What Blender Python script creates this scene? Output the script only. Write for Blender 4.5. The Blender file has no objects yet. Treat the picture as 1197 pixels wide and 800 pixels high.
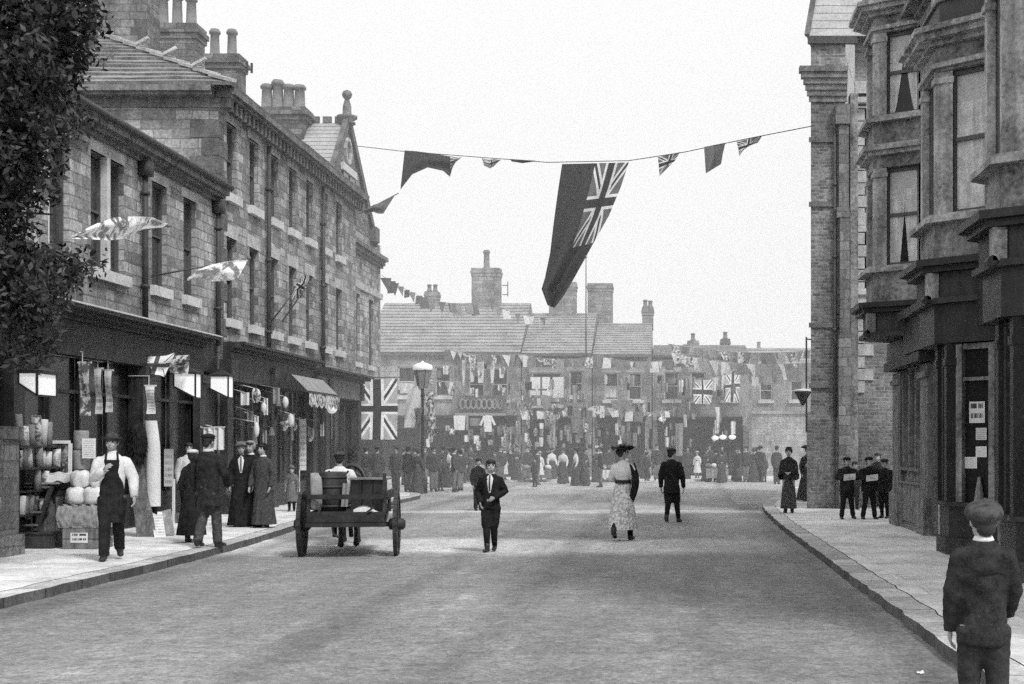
import bpy, math, random
from mathutils import Vector, Matrix, noise
random.seed(7)
R = math.radians
scene = bpy.context.scene
col = scene.collection
EYE = 1.65
def at(x, y, z=0.0):
    """ground point (at height z) seen at a photo position"""
    Y = 1600*(EYE-z)/(y-522.0)
    return Vector(((x-785)*Y/1600, Y, z))
def pt(x, y, Y):
    """point at distance Y down the street"""
    return Vector(((x-785)*Y/1600, Y, EYE+(522-y)*Y/1600))

# ------------------------------------------------------------------ materials
def lin(c): return (c, c, c, 1)
class NT:
    def __init__(s, tree): s.t = tree; s.n = tree.nodes; s.l = tree.links
    def new(s, typ, **kw):
        n = s.n.new(typ)
        for k, v in kw.items(): setattr(n, k, v)
        return n
    def put(s, sock, v):
        if v is None: return
        if isinstance(v, bpy.types.NodeSocket): s.l.new(v, sock)
        else: sock.default_value = v
    def m(s, op, a, b=None, c=None, clamp=False):
        n = s.new('ShaderNodeMath', operation=op, use_clamp=clamp)
        s.put(n.inputs[0], a); s.put(n.inputs[1], b)
        if c is not None: s.put(n.inputs[2], c)
        return n.outputs[0]
    def noise(s, vec, scale, detail=4, rough=.6):
        n = s.new('ShaderNodeTexNoise'); s.put(n.inputs['Vector'], vec)
        n.inputs['Scale'].default_value = scale; n.inputs['Detail'].default_value = detail; n.inputs['Roughness'].default_value = rough
        return n.outputs['Fac']
    def mix(s, f, a, b):
        return s.m('ADD', s.m('MULTIPLY', a, s.m('SUBTRACT', 1.0, f)), s.m('MULTIPLY', b, f))
    def rng(s, v, a0, a1, b0, b1):
        n = s.new('ShaderNodeMapRange'); s.put(n.inputs[0], v)
        for i, q in enumerate((a0, a1, b0, b1)): n.inputs[i+1].default_value = q
        return n.outputs[0]
MATS = {}
def newmat(name, rough=.85, spec=.25):
    m = bpy.data.materials.new(name); m.use_nodes = True
    t = NT(m.node_tree); b = t.n['Principled BSDF']
    b.inputs['Roughness'].default_value = rough
    b.inputs['Specular IOR Level'].default_value = spec
    MATS[name] = m
    return m, t, b
def out(t, b, val, height=None, bump=.3, dist=.02):
    c = t.new('ShaderNodeCombineColor')
    for i in range(3): t.put(c.inputs[i], val)
    t.l.new(c.outputs[0], b.inputs['Base Color'])
    if height is not None:
        n = t.new('ShaderNodeBump'); n.inputs['Strength'].default_value = bump; n.inputs['Distance'].default_value = dist
        t.l.new(height, n.inputs['Height']); t.l.new(n.outputs[0], b.inputs['Normal'])
def plain(name, g, rough=.85, var=.35, scale=6., spec=.25, bump=.2, coord='Object', streak=0):
    """grey surface with blotches and fine grain"""
    if name in MATS: return MATS[name]
    m, t, b = newmat(name, rough, spec)
    tc = t.new('ShaderNodeTexCoord').outputs[coord]
    a = t.noise(tc, scale, 5); f = t.noise(tc, scale*9, 3)
    v = t.m('ADD', t.rng(a, .25, .75, 1-var, 1+var), t.rng(f, .3, .7, -var*.6-.08, var*.6+.08))
    if streak:
        mp = t.new('ShaderNodeMapping'); t.l.new(tc, mp.inputs[0]); mp.inputs['Scale'].default_value = (1, 1, .08)
        v = t.m('MULTIPLY', v, t.rng(t.noise(mp.outputs[0], scale*2.5, 3), .3, .7, 1-streak, 1+streak))
    out(t, b, t.m('MULTIPLY', v, g), f, bump, .01)
    return m
def masonry(name, g, bw=.62, bh=.27, mortar=.016, var=.35, mg=.62, wob=.05, bump=.6, soot=.25):
    """coursed blocks on upright walls, laid along the wall whichever way it faces"""
    m, t, b = newmat(name, .9, .2)
    geo = t.new('ShaderNodeNewGeometry')
    sp = t.new('ShaderNodeSeparateXYZ'); t.l.new(geo.outputs['Position'], sp.inputs[0])
    sn = t.new('ShaderNodeSeparateXYZ'); t.l.new(geo.outputs['True Normal'], sn.inputs[0])
    k = t.m('GREATER_THAN', t.m('ABSOLUTE', sn.outputs[0]), .6)
    u = t.mix(k, sp.outputs[0], sp.outputs[1])
    nz = t.noise(geo.outputs['Position'], 1.3, 2)
    cb = t.new('ShaderNodeCombineXYZ'); t.put(cb.inputs[0], t.m('ADD', u, t.m('MULTIPLY', t.m('SUBTRACT', t.noise(geo.outputs['Position'], .9, 1), .5), bw*.7)))
    t.put(cb.inputs[1], t.m('ADD', sp.outputs[2], t.m('MULTIPLY', t.m('SUBTRACT', nz, .5), wob)))
    br = t.new('ShaderNodeTexBrick'); t.l.new(cb.outputs[0], br.inputs['Vector'])
    br.inputs['Color1'].default_value = lin(1-var); br.inputs['Color2'].default_value = lin(1+var); br.inputs['Mortar'].default_value = lin(mg)
    br.inputs['Scale'].default_value = 1; br.inputs['Mortar Size'].default_value = mortar; br.inputs['Brick Width'].default_value = bw; br.inputs['Row Height'].default_value = bh
    br.inputs['Mortar Smooth'].default_value = .3; br.offset = .43; br.squash = .8; br.squash_frequency = 3
    fn = t.noise(geo.outputs['Position'], 14, 4, .7); bl = t.noise(geo.outputs['Position'], .55, 4)
    v = t.m('MULTIPLY', br.outputs['Color'], t.rng(fn, .25, .75, .5, 1.5))
    mpz = t.new('ShaderNodeMapping'); t.l.new(geo.outputs['Position'], mpz.inputs[0]); mpz.inputs['Scale'].default_value = (1, 1, .1)
    v = t.m('MULTIPLY', v, t.rng(t.noise(mpz.outputs[0], 2.2, 4, .65), .32, .68, .68, 1.22))
    v = t.m('MULTIPLY', v, t.rng(bl, .3, .7, 1-soot, 1+soot))
    h = t.m('ADD', t.m('MULTIPLY', fn, .5), t.m('SUBTRACT', 1.0, br.outputs['Fac']))
    out(t, b, t.m('MULTIPLY', v, g), h, bump, .02)
    return m
def sett(name, g, cell=.2):
    m, t, b = newmat(name, .85, .25)
    geo = t.new('ShaderNodeNewGeometry')
    br = t.new('ShaderNodeTexBrick'); t.l.new(geo.outputs['Position'], br.inputs['Vector'])
    br.inputs['Color1'].default_value = lin(.8); br.inputs['Color2'].default_value = lin(1.2); br.inputs['Mortar'].default_value = lin(.4)
    br.inputs['Scale'].default_value = 1; br.inputs['Mortar Size'].default_value = .02; br.inputs['Brick Width'].default_value = cell; br.inputs['Row Height'].default_value = cell*1.6
    n = t.noise(geo.outputs['Position'], 3, 5)
    out(t, b, t.m('MULTIPLY', t.m('MULTIPLY', br.outputs['Color'], t.rng(n, .3, .7, .8, 1.2)), g), t.m('SUBTRACT', 1.0, br.outputs['Fac']), .5, .02)
    return m
def road_mat():
    m, t, b = newmat('macadam', .92, .2)
    geo = t.new('ShaderNodeNewGeometry'); P = geo.outputs['Position']
    mp = t.new('ShaderNodeMapping'); t.l.new(P, mp.inputs[0]); mp.inputs['Scale'].default_value = (1, .3, 1)
    mp2 = t.new('ShaderNodeMapping'); t.l.new(P, mp2.inputs[0]); mp2.inputs['Scale'].default_value = (.6, 1.1, 1)
    big = t.noise(mp.outputs[0], .6, 5, .65); mid = t.noise(mp2.outputs[0], 1.6, 5, .7); fine = t.noise(P, 26, 4, .75); cl = t.noise(P, 7, 4, .7)
    v = t.rng(big, .3, .7, .7, 1.3)
    v = t.m('MULTIPLY', v, t.rng(mid, .3, .7, .86, 1.14))
    v = t.m('MULTIPLY', v, t.rng(cl, .3, .7, .66, 1.34))
    v = t.m('MULTIPLY', v, t.rng(fine, .28, .72, .42, 1.58))
    spot = t.rng(t.noise(mp2.outputs[0], 3.1, 4, .7), .62, .72, 0, .42)
    v = t.m('MULTIPLY', v, t.m('SUBTRACT', 1.0, spot))
    chip = t.rng(t.noise(P, 11, 2, .5), .7, .76, 0, .8); v = t.m('MULTIPLY', v, t.m('ADD', 1.0, chip))
    pale = t.rng(t.noise(mp.outputs[0], 1.9, 3), .6, .72, 0, .35)
    v = t.m('MULTIPLY', v, t.m('ADD', 1.0, pale))
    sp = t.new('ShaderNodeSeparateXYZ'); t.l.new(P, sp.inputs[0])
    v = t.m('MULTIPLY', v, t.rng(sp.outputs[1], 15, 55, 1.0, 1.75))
    # worn pale crossing bands with ragged edges
    yy = t.m('ADD', sp.outputs[1], t.m('MULTIPLY', t.m('SUBTRACT', t.noise(P, .55, 5, .7), .5), 2.6))
    def band(c0, hw, x1, gain):
        k = t.m('MULTIPLY', t.rng(t.m('ABSOLUTE', t.m('SUBTRACT', yy, c0)), hw*.6, hw*1.15, 1, 0), t.rng(t.m('ADD', sp.outputs[0], t.m('MULTIPLY', big, 2.0)), x1-.6, x1+2.2, 1, 0))
        return t.m('ADD', 1.0, t.m('MULTIPLY', k, gain))
    v = t.m('MULTIPLY', v, band(22.7, 1.9, 1.2, 1.05)); v = t.m('MULTIPLY', v, band(34.6, .8, 2.6, .5))
    # darker gutters beside the kerbs and two faint wheel tracks
    xw = t.m('ADD', sp.outputs[0], t.m('MULTIPLY', t.m('SUBTRACT', t.noise(mp.outputs[0], .8, 3), .5), .8))
    for cx_, wd, g in ((-6.6,.5,.35),(1.95,.4,.3),(-3.1,.3,.22),(-1.6,.3,.22),(.3,.35,.16)):
        v = t.m('MULTIPLY', v, t.m('SUBTRACT', 1.0, t.rng(t.m('ABSOLUTE', t.m('SUBTRACT', xw, cx_)), 0, wd, g, 0)))
    out(t, b, t.m('MULTIPLY', v, .235), t.m('ADD', fine, cl), .5, .02)
    return m
def flag_mat(name, red=.05, blue=.3, white=.8, kind='union', trans=.06):
    """union flag (or an ensign with it in the canton) drawn on the cloth's own surface coordinates"""
    m, t, b = newmat(name, .9, .1)
    uv = t.new('ShaderNodeSeparateXYZ'); t.l.new(t.new('ShaderNodeUVMap').outputs[0], uv.inputs[0])
    u, v = uv.outputs[0], uv.outputs[1]
    if kind == 'ensign':
        cant = t.m('MULTIPLY', t.m('LESS_THAN', u, .5), t.m('GREATER_THAN', v, .5))
        u = t.m('MULTIPLY', u, 2.0); v = t.m('SUBTRACT', t.m('MULTIPLY', v, 2.0), 1.0)
    X = t.m('MULTIPLY', t.m('SUBTRACT', u, .5), 2.0); Yv = t.m('SUBTRACT', v, .5)
    ax, ay = t.m('ABSOLUTE', X), t.m('ABSOLUTE', Yv)
    mn = t.m('MINIMUM', ax, ay)
    y2 = t.m('MULTIPLY', Yv, 2.0)
    d = t.m('MULTIPLY', t.m('MINIMUM', t.m('ABSOLUTE', t.m('SUBTRACT', X, y2)), t.m('ABSOLUTE', t.m('ADD', X, y2))), .447)
    c = t.mix(t.m('LESS_THAN', d, .1), blue, white)
    c = t.mix(t.m('LESS_THAN', d, .035), c, red)
    c = t.mix(t.m('LESS_THAN', mn, .17), c, white)
    c = t.mix(t.m('LESS_THAN', mn, .1), c, red)
    if kind == 'ensign': c = t.mix(cant, red, c)
    tc = t.new('ShaderNodeTexCoord').outputs['Object']
    c = t.m('MULTIPLY', c, t.rng(t.noise(tc, 5, 4), .3, .7, .82, 1.15))
    out(t, b, c)
    tr = t.new('ShaderNodeBsdfTranslucent'); 
    tcc = t.new('ShaderNodeCombineColor'); tv = t.m('MULTIPLY', c, trans)
    for i in range(3): t.put(tcc.inputs[i], tv)
    t.l.new(tcc.outputs[0], tr.inputs[0])
    ad = t.new('ShaderNodeAddShader'); t.l.new(b.outputs[0], ad.inputs[0]); t.l.new(tr.outputs[0], ad.inputs[1]); t.l.new(ad.outputs[0], t.n['Material Output'].inputs['Surface'])
    return m
def print_mat(name, paper=.85, ink=.12, rows=9., cols=5., amount=.5, head=.0):
    """paper with lines of unreadable print, drawn from the sheet's own coordinates"""
    m, t, b = newmat(name, .9, .1)
    uv = t.new('ShaderNodeSeparateXYZ'); t.l.new(t.new('ShaderNodeUVMap').outputs[0], uv.inputs[0])
    u, v = uv.outputs[0], uv.outputs[1]
    line = t.m('GREATER_THAN', t.m('FRACT', t.m('MULTIPLY', v, rows)), .5)
    cb = t.new('ShaderNodeCombineXYZ'); t.put(cb.inputs[0], t.m('MULTIPLY', u, cols*4)); t.put(cb.inputs[1], t.m('FLOOR', t.m('MULTIPLY', v, rows)))
    ch = t.m('GREATER_THAN', t.noise(cb.outputs[0], 1.7, 2), .47)
    edge = t.m('MULTIPLY', t.m('LESS_THAN', t.m('ABSOLUTE', t.m('SUBTRACT', u, .5)), .4), t.m('LESS_THAN', t.m('ABSOLUTE', t.m('SUBTRACT', v, .5)), .42))
    k = t.m('MULTIPLY', t.m('MULTIPLY', t.m('MULTIPLY', line, ch), edge), amount)
    c = t.mix(k, paper, ink)
    tc = t.new('ShaderNodeTexCoord').outputs['Object']
    out(t, b, t.m('MULTIPLY', c, t.rng(t.noise(tc, 4, 4), .3, .7, .82, 1.12)))
    return m
def picture_mat(name):
    m, t, b = newmat(name, .6, .3)
    tc = t.new('ShaderNodeTexCoord').outputs['Object']
    n = t.noise(tc, 9, 5, .7)
    out(t, b, t.rng(n, .42, .66, .02, .42)); return m
def cloth_stripe(name, a, b_, n=6.):
    m, t, b = newmat(name, .9, .1)
    uv = t.new('ShaderNodeSeparateXYZ'); t.l.new(t.new('ShaderNodeUVMap').outputs[0], uv.inputs[0])
    k = t.m('GREATER_THAN', t.m('FRACT', t.m('MULTIPLY', uv.outputs[0], n)), .5)
    out(t, b, t.mix(k, a, b_)); return m
def chintz(name, a, b_, scale=22., trans=0.):
    m, t, b = newmat(name, .9, .1)
    tc = t.new('ShaderNodeTexCoord').outputs['Object']
    out(t, b, t.rng(t.noise(tc, scale, 3, .6), .44, .56, a, b_))
    if trans:
        tr = t.new('ShaderNodeBsdfTranslucent'); tr.inputs[0].default_value = lin(trans); ad = t.new('ShaderNodeAddShader')
        t.l.new(b.outputs[0], ad.inputs[0]); t.l.new(tr.outputs[0], ad.inputs[1]); t.l.new(ad.outputs[0], t.n['Material Output'].inputs['Surface'])
    return m

M = {}
M['stone'] = masonry('coursed_sandstone', .34, .5, .205, .014, .4, .62)
M['stone_b'] = masonry('pitched_sandstone', .34, .46, .215, .014, .42, .64)
M['stone_dark'] = masonry('sooty_sandstone', 0.2, .5, .24, .014, .3, .7)
M['brick'] = masonry('red_brick', .2, .23, .078, .011, .45, 1.35, .01, .5, .35)
M['brick_dark'] = masonry('sooty_brick', .17, .26, .09, .012, .3, 1.4, .01, .5, .35)
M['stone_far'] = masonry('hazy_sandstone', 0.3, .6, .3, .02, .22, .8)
M['stone_pale'] = masonry('pale_sandstone', .36, .7, .32, .02, .15, .85)
M['chim'] = masonry('chimney_stone', .17, .45, .2, .014, .4, .7)
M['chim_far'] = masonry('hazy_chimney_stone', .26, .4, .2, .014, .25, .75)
M['dress'] = plain('dressed_stone', .27, .85, .25, 2.5, streak=.12)
M['sill'] = plain('pale_sill_stone', 0.62, .85, .2, 4)
M['lintel'] = plain('lintel_stone', .47, .85, .4, 3)
M['quoin'] = plain('quoin_stone', .14, .88, .45, 3)
M['corn'] = plain('weathered_cornice', .17, .85, .5, 3, streak=.3)
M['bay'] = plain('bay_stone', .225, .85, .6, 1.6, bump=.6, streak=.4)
M['bay_pale'] = plain('bay_dressing', .33, .85, .5, 2, bump=.5, streak=.4)  # paler stone of the mouldings, pilasters and consoles
M['slate'] = plain('stone_slate', .26, .85, .4, 2.2)
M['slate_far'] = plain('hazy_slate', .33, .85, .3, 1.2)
M['slate_lt'] = plain('pale_slate', .42, .8, .2, 2)
M['pot'] = plain('clay_pot', .2, .8, .3, 6)
M['iron'] = plain('cast_iron', .035, .6, .3, 8, .4)
M['pipe'] = plain('lead_pipe', .06, .6, .3, 5, .4)
M['shopwood'] = plain('dark_shop_paint', .024, .5, .5, 3, .35, streak=.3)
M['shopwood2'] = plain('worn_shop_paint', .038, .6, .5, 4, .35, streak=.4)
M['woodmid'] = plain('grained_wood', .17, .7, .5, 6, streak=.4)
M['woodpale'] = plain('pale_wood', .32, .75, .3, 6, streak=.3)
M['glass'] = plain('dark_glass', .02, .15, .5, 1.5, .35, .0)
M['glass_mid'] = plain('curtained_glass', .07, .2, .5, 2.5, .3, .0, streak=.5)
M['frame'] = plain('sash_paint', .11, .6, .2, 5)
M['framew'] = plain('white_sash_paint', .55, .6, .15, 5)
M['curtain'] = plain('lace_curtain', .62, .9, .25, 5, .1, streak=.25)
M['blind'] = plain('linen_blind', .55, .9, .12, 3, .1)
M['void'] = plain('dark_interior', .012, .95, .4, 2, .05)
M['flag_stone'] = None
def kerb_mat(name, g):
    m, t, b = newmat(name, .88, .2)
    geo = t.new('ShaderNodeNewGeometry'); P = geo.outputs['Position']; sp = t.new('ShaderNodeSeparateXYZ'); t.l.new(P, sp.inputs[0])
    q = t.m('MULTIPLY', t.m('ADD', sp.outputs[1], t.m('MULTIPLY', t.noise(P, .35, 1), .8)), 1.05)
    joint = t.m('LESS_THAN', t.m('FRACT', q), .03)
    wn = t.new('ShaderNodeTexWhiteNoise', noise_dimensions='1D'); t.put(wn.inputs['W'], t.m('FLOOR', q))
    f = t.noise(P, 20, 4, .7); s = t.noise(P, 2.4, 5, .7)
    v = t.m('MULTIPLY', t.rng(wn.outputs['Value'], 0, 1, .78, 1.18), t.m('MULTIPLY', t.rng(f, .28, .72, .6, 1.4), t.rng(s, .3, .7, .7, 1.25)))
    v = t.m('MULTIPLY', v, t.m('SUBTRACT', 1.0, t.m('MULTIPLY', joint, .6)))
    out(t, b, t.m('MULTIPLY', v, g), f, .5, .01); return m
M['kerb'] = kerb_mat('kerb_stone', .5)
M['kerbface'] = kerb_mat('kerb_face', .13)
M['opal'] = plain('opal_glass', .92, .3, .04, 4, .4, 0)
_b = M['opal'].node_tree.nodes['Principled BSDF']; _b.inputs['Emission Color'].default_value = lin(1); _b.inputs['Emission Strength'].default_value = .34  # added faint glow stands in for sky light passing through the unlit glass
M['white'] = plain('white_cloth', .72, .9, .14, 5, .1)
M['grey'] = plain('grey_cloth', .3, .9, .25, 6, .1)
M['mid'] = plain('mid_cloth', .16, .9, .3, 6, .1)
M['dark'] = plain('dark_cloth', .045, .9, .4, 7, .1)
M['black'] = plain('black_cloth', .022, .88, .6, 12, .12, bump=.6)
M['wool'] = plain('dark_wool', .034, .92, .6, 14, .1, bump=.6)
M['tweed'] = plain('tweed', .075, .92, .6, 22, .1, bump=.6)
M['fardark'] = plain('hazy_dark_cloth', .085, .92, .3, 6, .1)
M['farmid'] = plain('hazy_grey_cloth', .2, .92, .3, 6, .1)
M['skin'] = plain('skin', .4, .6, .1, 6, .3)
M['hair'] = plain('hair', .03, .6, .3, 20, .3)
M['eye'] = plain('eye_dark', .03, .4, .1, 5)
M['lip'] = plain('lip', .2, .6, .1, 5)
M['boot'] = plain('boot_leather', .03, .45, .3, 9, .4)
M['straw'] = plain('straw', .3, .9, .35, 14, .1)
M['print_skirt'] = chintz('printed_cotton', .42, .8, 24)
M['leaf'] = None
M['union'] = flag_mat('union_flag_cloth', .06, .5, .95, 'union', .25)
M['union_bright'] = flag_mat('union_flag_cotton', .12, .85, .95, 'union', .6)
M['pattern_flag'] = chintz('patterned_flag_cloth', .1, .98, 5., .4)
M['union_dark'] = flag_mat('union_flag_cloth_dark', .05, .15, .7)
M['ensign'] = flag_mat('ensign_cloth', .055, .16, .78, 'ensign')
M['print'] = print_mat('printed_card')
M['print2'] = print_mat('printed_poster', .62, .12, 6., 3., .6)
M['print3'] = print_mat('bold_card', .72, .04, 2.2, 2.2, .95)
M['picture'] = picture_mat('framed_print')
M['pattern'] = chintz('patterned_cloth', .12, .7, 9)
M['sett'] = sett('stone_setts', .42)
M['sett_strip'] = plain('crossing_setts', .46, .9, .3, 1.6, bump=.3, coord='Object')
M['road'] = road_mat()
def cross_mat(name):
    m, t, b = newmat(name, .9, .1)
    uv = t.new('ShaderNodeSeparateXYZ'); t.l.new(t.new('ShaderNodeUVMap').outputs[0], uv.inputs[0])
    k = t.m('LESS_THAN', t.m('MINIMUM', t.m('ABSOLUTE', t.m('SUBTRACT', uv.outputs[0], .55)), t.m('ABSOLUTE', t.m('SUBTRACT', uv.outputs[1], .3))), .05)
    out(t, b, t.mix(k, .8, .15)); return m
M['cross_cloth'] = cross_mat('crossed_cloth')
M['horse'] = plain('horse_coat', .04, .6, .3, 5, .3)

def pave_mat():
    m, t, b = newmat('flagstones', .88, .2)
    geo = t.new('ShaderNodeNewGeometry'); P = geo.outputs['Position']
    br = t.new('ShaderNodeTexBrick'); t.l.new(P, br.inputs['Vector'])
    br.inputs['Color1'].default_value = lin(.9); br.inputs['Color2'].default_value = lin(1.08); br.inputs['Mortar'].default_value = lin(.72)
    br.inputs['Scale'].default_value = 1; br.inputs['Mortar Size'].default_value = .012; br.inputs['Brick Width'].default_value = .9; br.inputs['Row Height'].default_value = .75
    br.inputs['Mortar Smooth'].default_value = .6
    f = t.noise(P, 18, 4, .7); g = t.noise(P, 1.1, 5, .65); s = t.noise(P, 4, 4, .7)
    v = t.m('MULTIPLY', br.outputs['Color'], t.rng(f, .25, .75, .7, 1.3))
    v = t.m('MULTIPLY', v, t.rng(g, .3, .7, .72, 1.2)); v = t.m('MULTIPLY', v, t.rng(s, .3, .7, .78, 1.16))
    st = t.rng(t.noise(P, .9, 6, .75), .58, .72, 0, .4); v = t.m('MULTIPLY', v, t.m('SUBTRACT', 1.0, st))
    out(t, b, t.m('MULTIPLY', v, .74), f, .35, .01)
    return m
M['flag_stone'] = pave_mat()
def leaf_mat():
    m, t, b = newmat('leaf', .55, .35)
    geo = t.new('ShaderNodeNewGeometry')
    v = t.rng(geo.outputs['Random Per Island'], 0, 1, .3, 1.9)
    v = t.m('MULTIPLY', v, t.rng(t.noise(geo.outputs['Position'], 1.4, 3), .35, .65, .5, 1.5))
    out(t, b, t.m('MULTIPLY', v, .036)); return m
M['leaf'] = leaf_mat()

# ------------------------------------------------------------------ mesh building
class MB:
    def __init__(s): s.v = []; s.f = []; s.uv = {}; s.sm = False
    def vert(s, p): s.v.append(tuple(p)); return len(s.v)-1
    def poly(s, pts, uv=None):
        i = [s.vert(p) for p in pts]; s.f.append(i)
        if uv: s.uv[len(s.f)-1] = uv
        return s
    def box(s, x0, x1, y0, y1, z0, z1):
        if x0 > x1: x0, x1 = x1, x0
        if y0 > y1: y0, y1 = y1, y0
        if z0 > z1: z0, z1 = z1, z0
        b = len(s.v)
        s.v += [(x0,y0,z0),(x1,y0,z0),(x1,y1,z0),(x0,y1,z0),(x0,y0,z1),(x1,y0,z1),(x1,y1,z1),(x0,y1,z1)]
        s.f += [[b+i for i in q] for q in ((3,2,1,0),(4,5,6,7),(0,1,5,4),(1,2,6,5),(2,3,7,6),(3,0,4,7))]
        return s
    def bar(s, a, b, w, h, up=(0,0,1)):
        """square bar from a to b"""
        a, b = Vector(a), Vector(b); d = (b-a).normalized(); up = Vector(up)
        if abs(d.dot(up)) > .95: up = Vector((0,1,0))
        x = d.cross(up).normalized()*w/2; y = x.cross(d).normalized()*h/2
        k = len(s.v)
        for p in (a, b):
            for q in (-x-y, x-y, x+y, -x+y): s.v.append(tuple(p+q))
        s.f += [[k+i for i in q] for q in ((3,2,1,0),(4,5,6,7),(0,1,5,4),(1,2,6,5),(2,3,7,6),(3,0,4,7))]
        return s
    def prism(s, plan, z0, z1):
        """upright prism over a plan polygon (counter-clockwise)"""
        n = len(plan); k = len(s.v)
        zz0 = z0 if callable(z0) else (lambda p: z0); zz1 = z1 if callable(z1) else (lambda p: z1)
        for p in plan: s.v.append((p[0], p[1], zz0(p)))
        for p in plan: s.v.append((p[0], p[1], zz1(p)))
        s.f.append([k+i for i in range(n)][::-1]); s.f.append([k+n+i for i in range(n)])
        for i in range(n):
            j = (i+1) % n; s.f.append([k+i, k+j, k+n+j, k+n+i])
        return s
    def tube(s, path, rad, n=10, ref=(1,0,0), caps=True):
        path = [Vector(p) for p in path]; k0 = len(s.v); ref = Vector(ref)
        for i, p in enumerate(path):
            d = (path[min(i+1, len(path)-1)]-path[max(i-1, 0)])
            d = d.normalized() if d.length > 1e-9 else Vector((0,0,1))
            x = ref-d*ref.dot(d)
            if x.length < .05: x = Vector((0,1,0))-d*d.y
            x.normalize(); y = d.cross(x)
            r = rad[i] if isinstance(rad, (list, tuple)) else rad
            rx, ry = r if isinstance(r, (list, tuple)) else (r, r)
            for j in range(n):
                a = 2*math.pi*j/n; s.v.append(tuple(p+x*math.cos(a)*rx+y*math.sin(a)*ry))
        for i in range(len(path)-1):
            for j in range(n):
                a, b = k0+i*n+j, k0+i*n+(j+1) % n
                s.f.append([a, b, b+n, a+n])
        if caps:
            s.f.append([k0+j for j in range(n)][::-1]); e = k0+(len(path)-1)*n; s.f.append([e+j for j in range(n)])
        return s
    def ell(s, c, r, n=12, m=8, rot=None):
        k0 = len(s.v); c = Vector(c)
        def P(q):
            q = Vector((q[0]*r[0], q[1]*r[1], q[2]*r[2]))
            if rot: q = rot @ q
            return tuple(c+q)
        s.v.append(P((0,0,-1)))
        for i in range(1, m):
            t = -math.pi/2+math.pi*i/m
            for j in range(n):
                a = 2*math.pi*j/n; s.v.append(P((math.cos(a)*math.cos(t), math.sin(a)*math.cos(t), math.sin(t))))
        s.v.append(P((0,0,1))); e = len(s.v)-1
        for j in range(n): s.f.append([k0, k0+1+(j+1) % n, k0+1+j])
        for i in range(m-2):
            for j in range(n):
                a, b = k0+1+i*n+j, k0+1+i*n+(j+1) % n; s.f.append([a, b, b+n, a+n])
        q = k0+1+(m-2)*n
        for j in range(n): s.f.append([q+j, q+(j+1) % n, e])
        return s
    def lathe(s, prof, c=(0,0,0), n=16, axis='z'):
        k0 = len(s.v); c = Vector(c)
        for r, z in prof:
            for j in range(n):
                a = 2*math.pi*j/n
                p = Vector((math.cos(a)*r, math.sin(a)*r, z))
                if axis == 'x': p = Vector((p.z, p.x, p.y))
                s.v.append(tuple(c+p))
        for i in range(len(prof)-1):
            for j in range(n):
                a, b = k0+i*n+j, k0+i*n+(j+1) % n; s.f.append([a, b, b+n, a+n])
        s.f.append([k0+j for j in range(n)][::-1]); e = k0+(len(prof)-1)*n; s.f.append([e+j for j in range(n)])
        return s
    def grid(s, fn, nu, nv):
        """sheet fn(u,v) with uv"""
        k = len(s.v)
        for j in range(nv+1):
            for i in range(nu+1): s.v.append(tuple(fn(i/nu, j/nv)))
        for j in range(nv):
            for i in range(nu):
                a = k+j*(nu+1)+i; s.f.append([a, a+1, a+nu+2, a+nu+1])
                s.uv[len(s.f)-1] = [(i/nu, j/nv), ((i+1)/nu, j/nv), ((i+1)/nu, (j+1)/nv), (i/nu, (j+1)/nv)]
        return s
    def wall(s, axis, c, u0, u1, v0, v1, holes=(), depth=.15, wind=1):
        """upright wall sheet on X=c (axis x, u=Y) or Y=c (axis y, u=X) with openings and their reveals"""
        us = sorted({u0, u1, *[h[0] for h in holes], *[h[1] for h in holes]}); us = [u for u in us if u0 <= u <= u1]
        vs = sorted({v0, v1, *[h[2] for h in holes], *[h[3] for h in holes]}); vs = [v for v in vs if v0 <= v <= v1]
        idx = {}
        def V(u, v, d=0):
            key = (round(u, 4), round(v, 4), d)
            if key not in idx:
                idx[key] = s.vert((c+d, u, v) if axis == 'x' else (u, c+d, v))
            return idx[key]
        for i in range(len(us)-1):
            for j in range(len(vs)-1):
                cu, cv = (us[i]+us[i+1])/2, (vs[j]+vs[j+1])/2
                if any(h[0] < cu < h[1] and h[2] < cv < h[3] for h in holes): continue
                s.f.append([V(us[i], vs[j]), V(us[i+1], vs[j]), V(us[i+1], vs[j+1]), V(us[i], vs[j+1])])
        for h in holes:
            a, b, e, g = h[:4]; d = depth
            for p, q in (((a,e),(b,e)), ((b,e),(b,g)), ((b,g),(a,g)), ((a,g),(a,e))):
                s.f.append([V(*p), V(*q), V(q[0], q[1], d), V(p[0], p[1], d)])
        return s
    def slope(s, e0, e1, r0, r1, n, lip=.035, wob=0):
        """roof slope laid in n overlapping courses between the eave e0-e1 and the ridge r0-r1"""
        e0, e1, r0, r1 = map(Vector, (e0, e1, r0, r1))
        nm = (e1-e0).cross(r0-e0); nm.normalize()
        if nm.z < 0: nm = -nm
        for i in range(n):
            a, b = i/n, (i+1)/n+.012
            l0, l1 = e0.lerp(r0, a), e1.lerp(r1, a); h0, h1 = e0.lerp(r0, min(b, 1)), e1.lerp(r1, min(b, 1))
            m = max(1, int((l1-l0).length/.9)) if wob else 1
            tp = [[], []]
            for k in range(m+1):
                q = k/m; w = random.uniform(-wob, wob)
                tp[0].append((l0.lerp(l1, q)+nm*(lip+w), l0.lerp(l1, q)-nm*.01)); tp[1].append(h0.lerp(h1, q)+nm*.004)
            for k in range(m):
                s.poly([tp[0][k][0], tp[0][k+1][0], tp[1][k+1], tp[1][k]])
                s.poly([tp[0][k][1], tp[0][k+1][1], tp[0][k+1][0], tp[0][k][0]])
        return s
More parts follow.
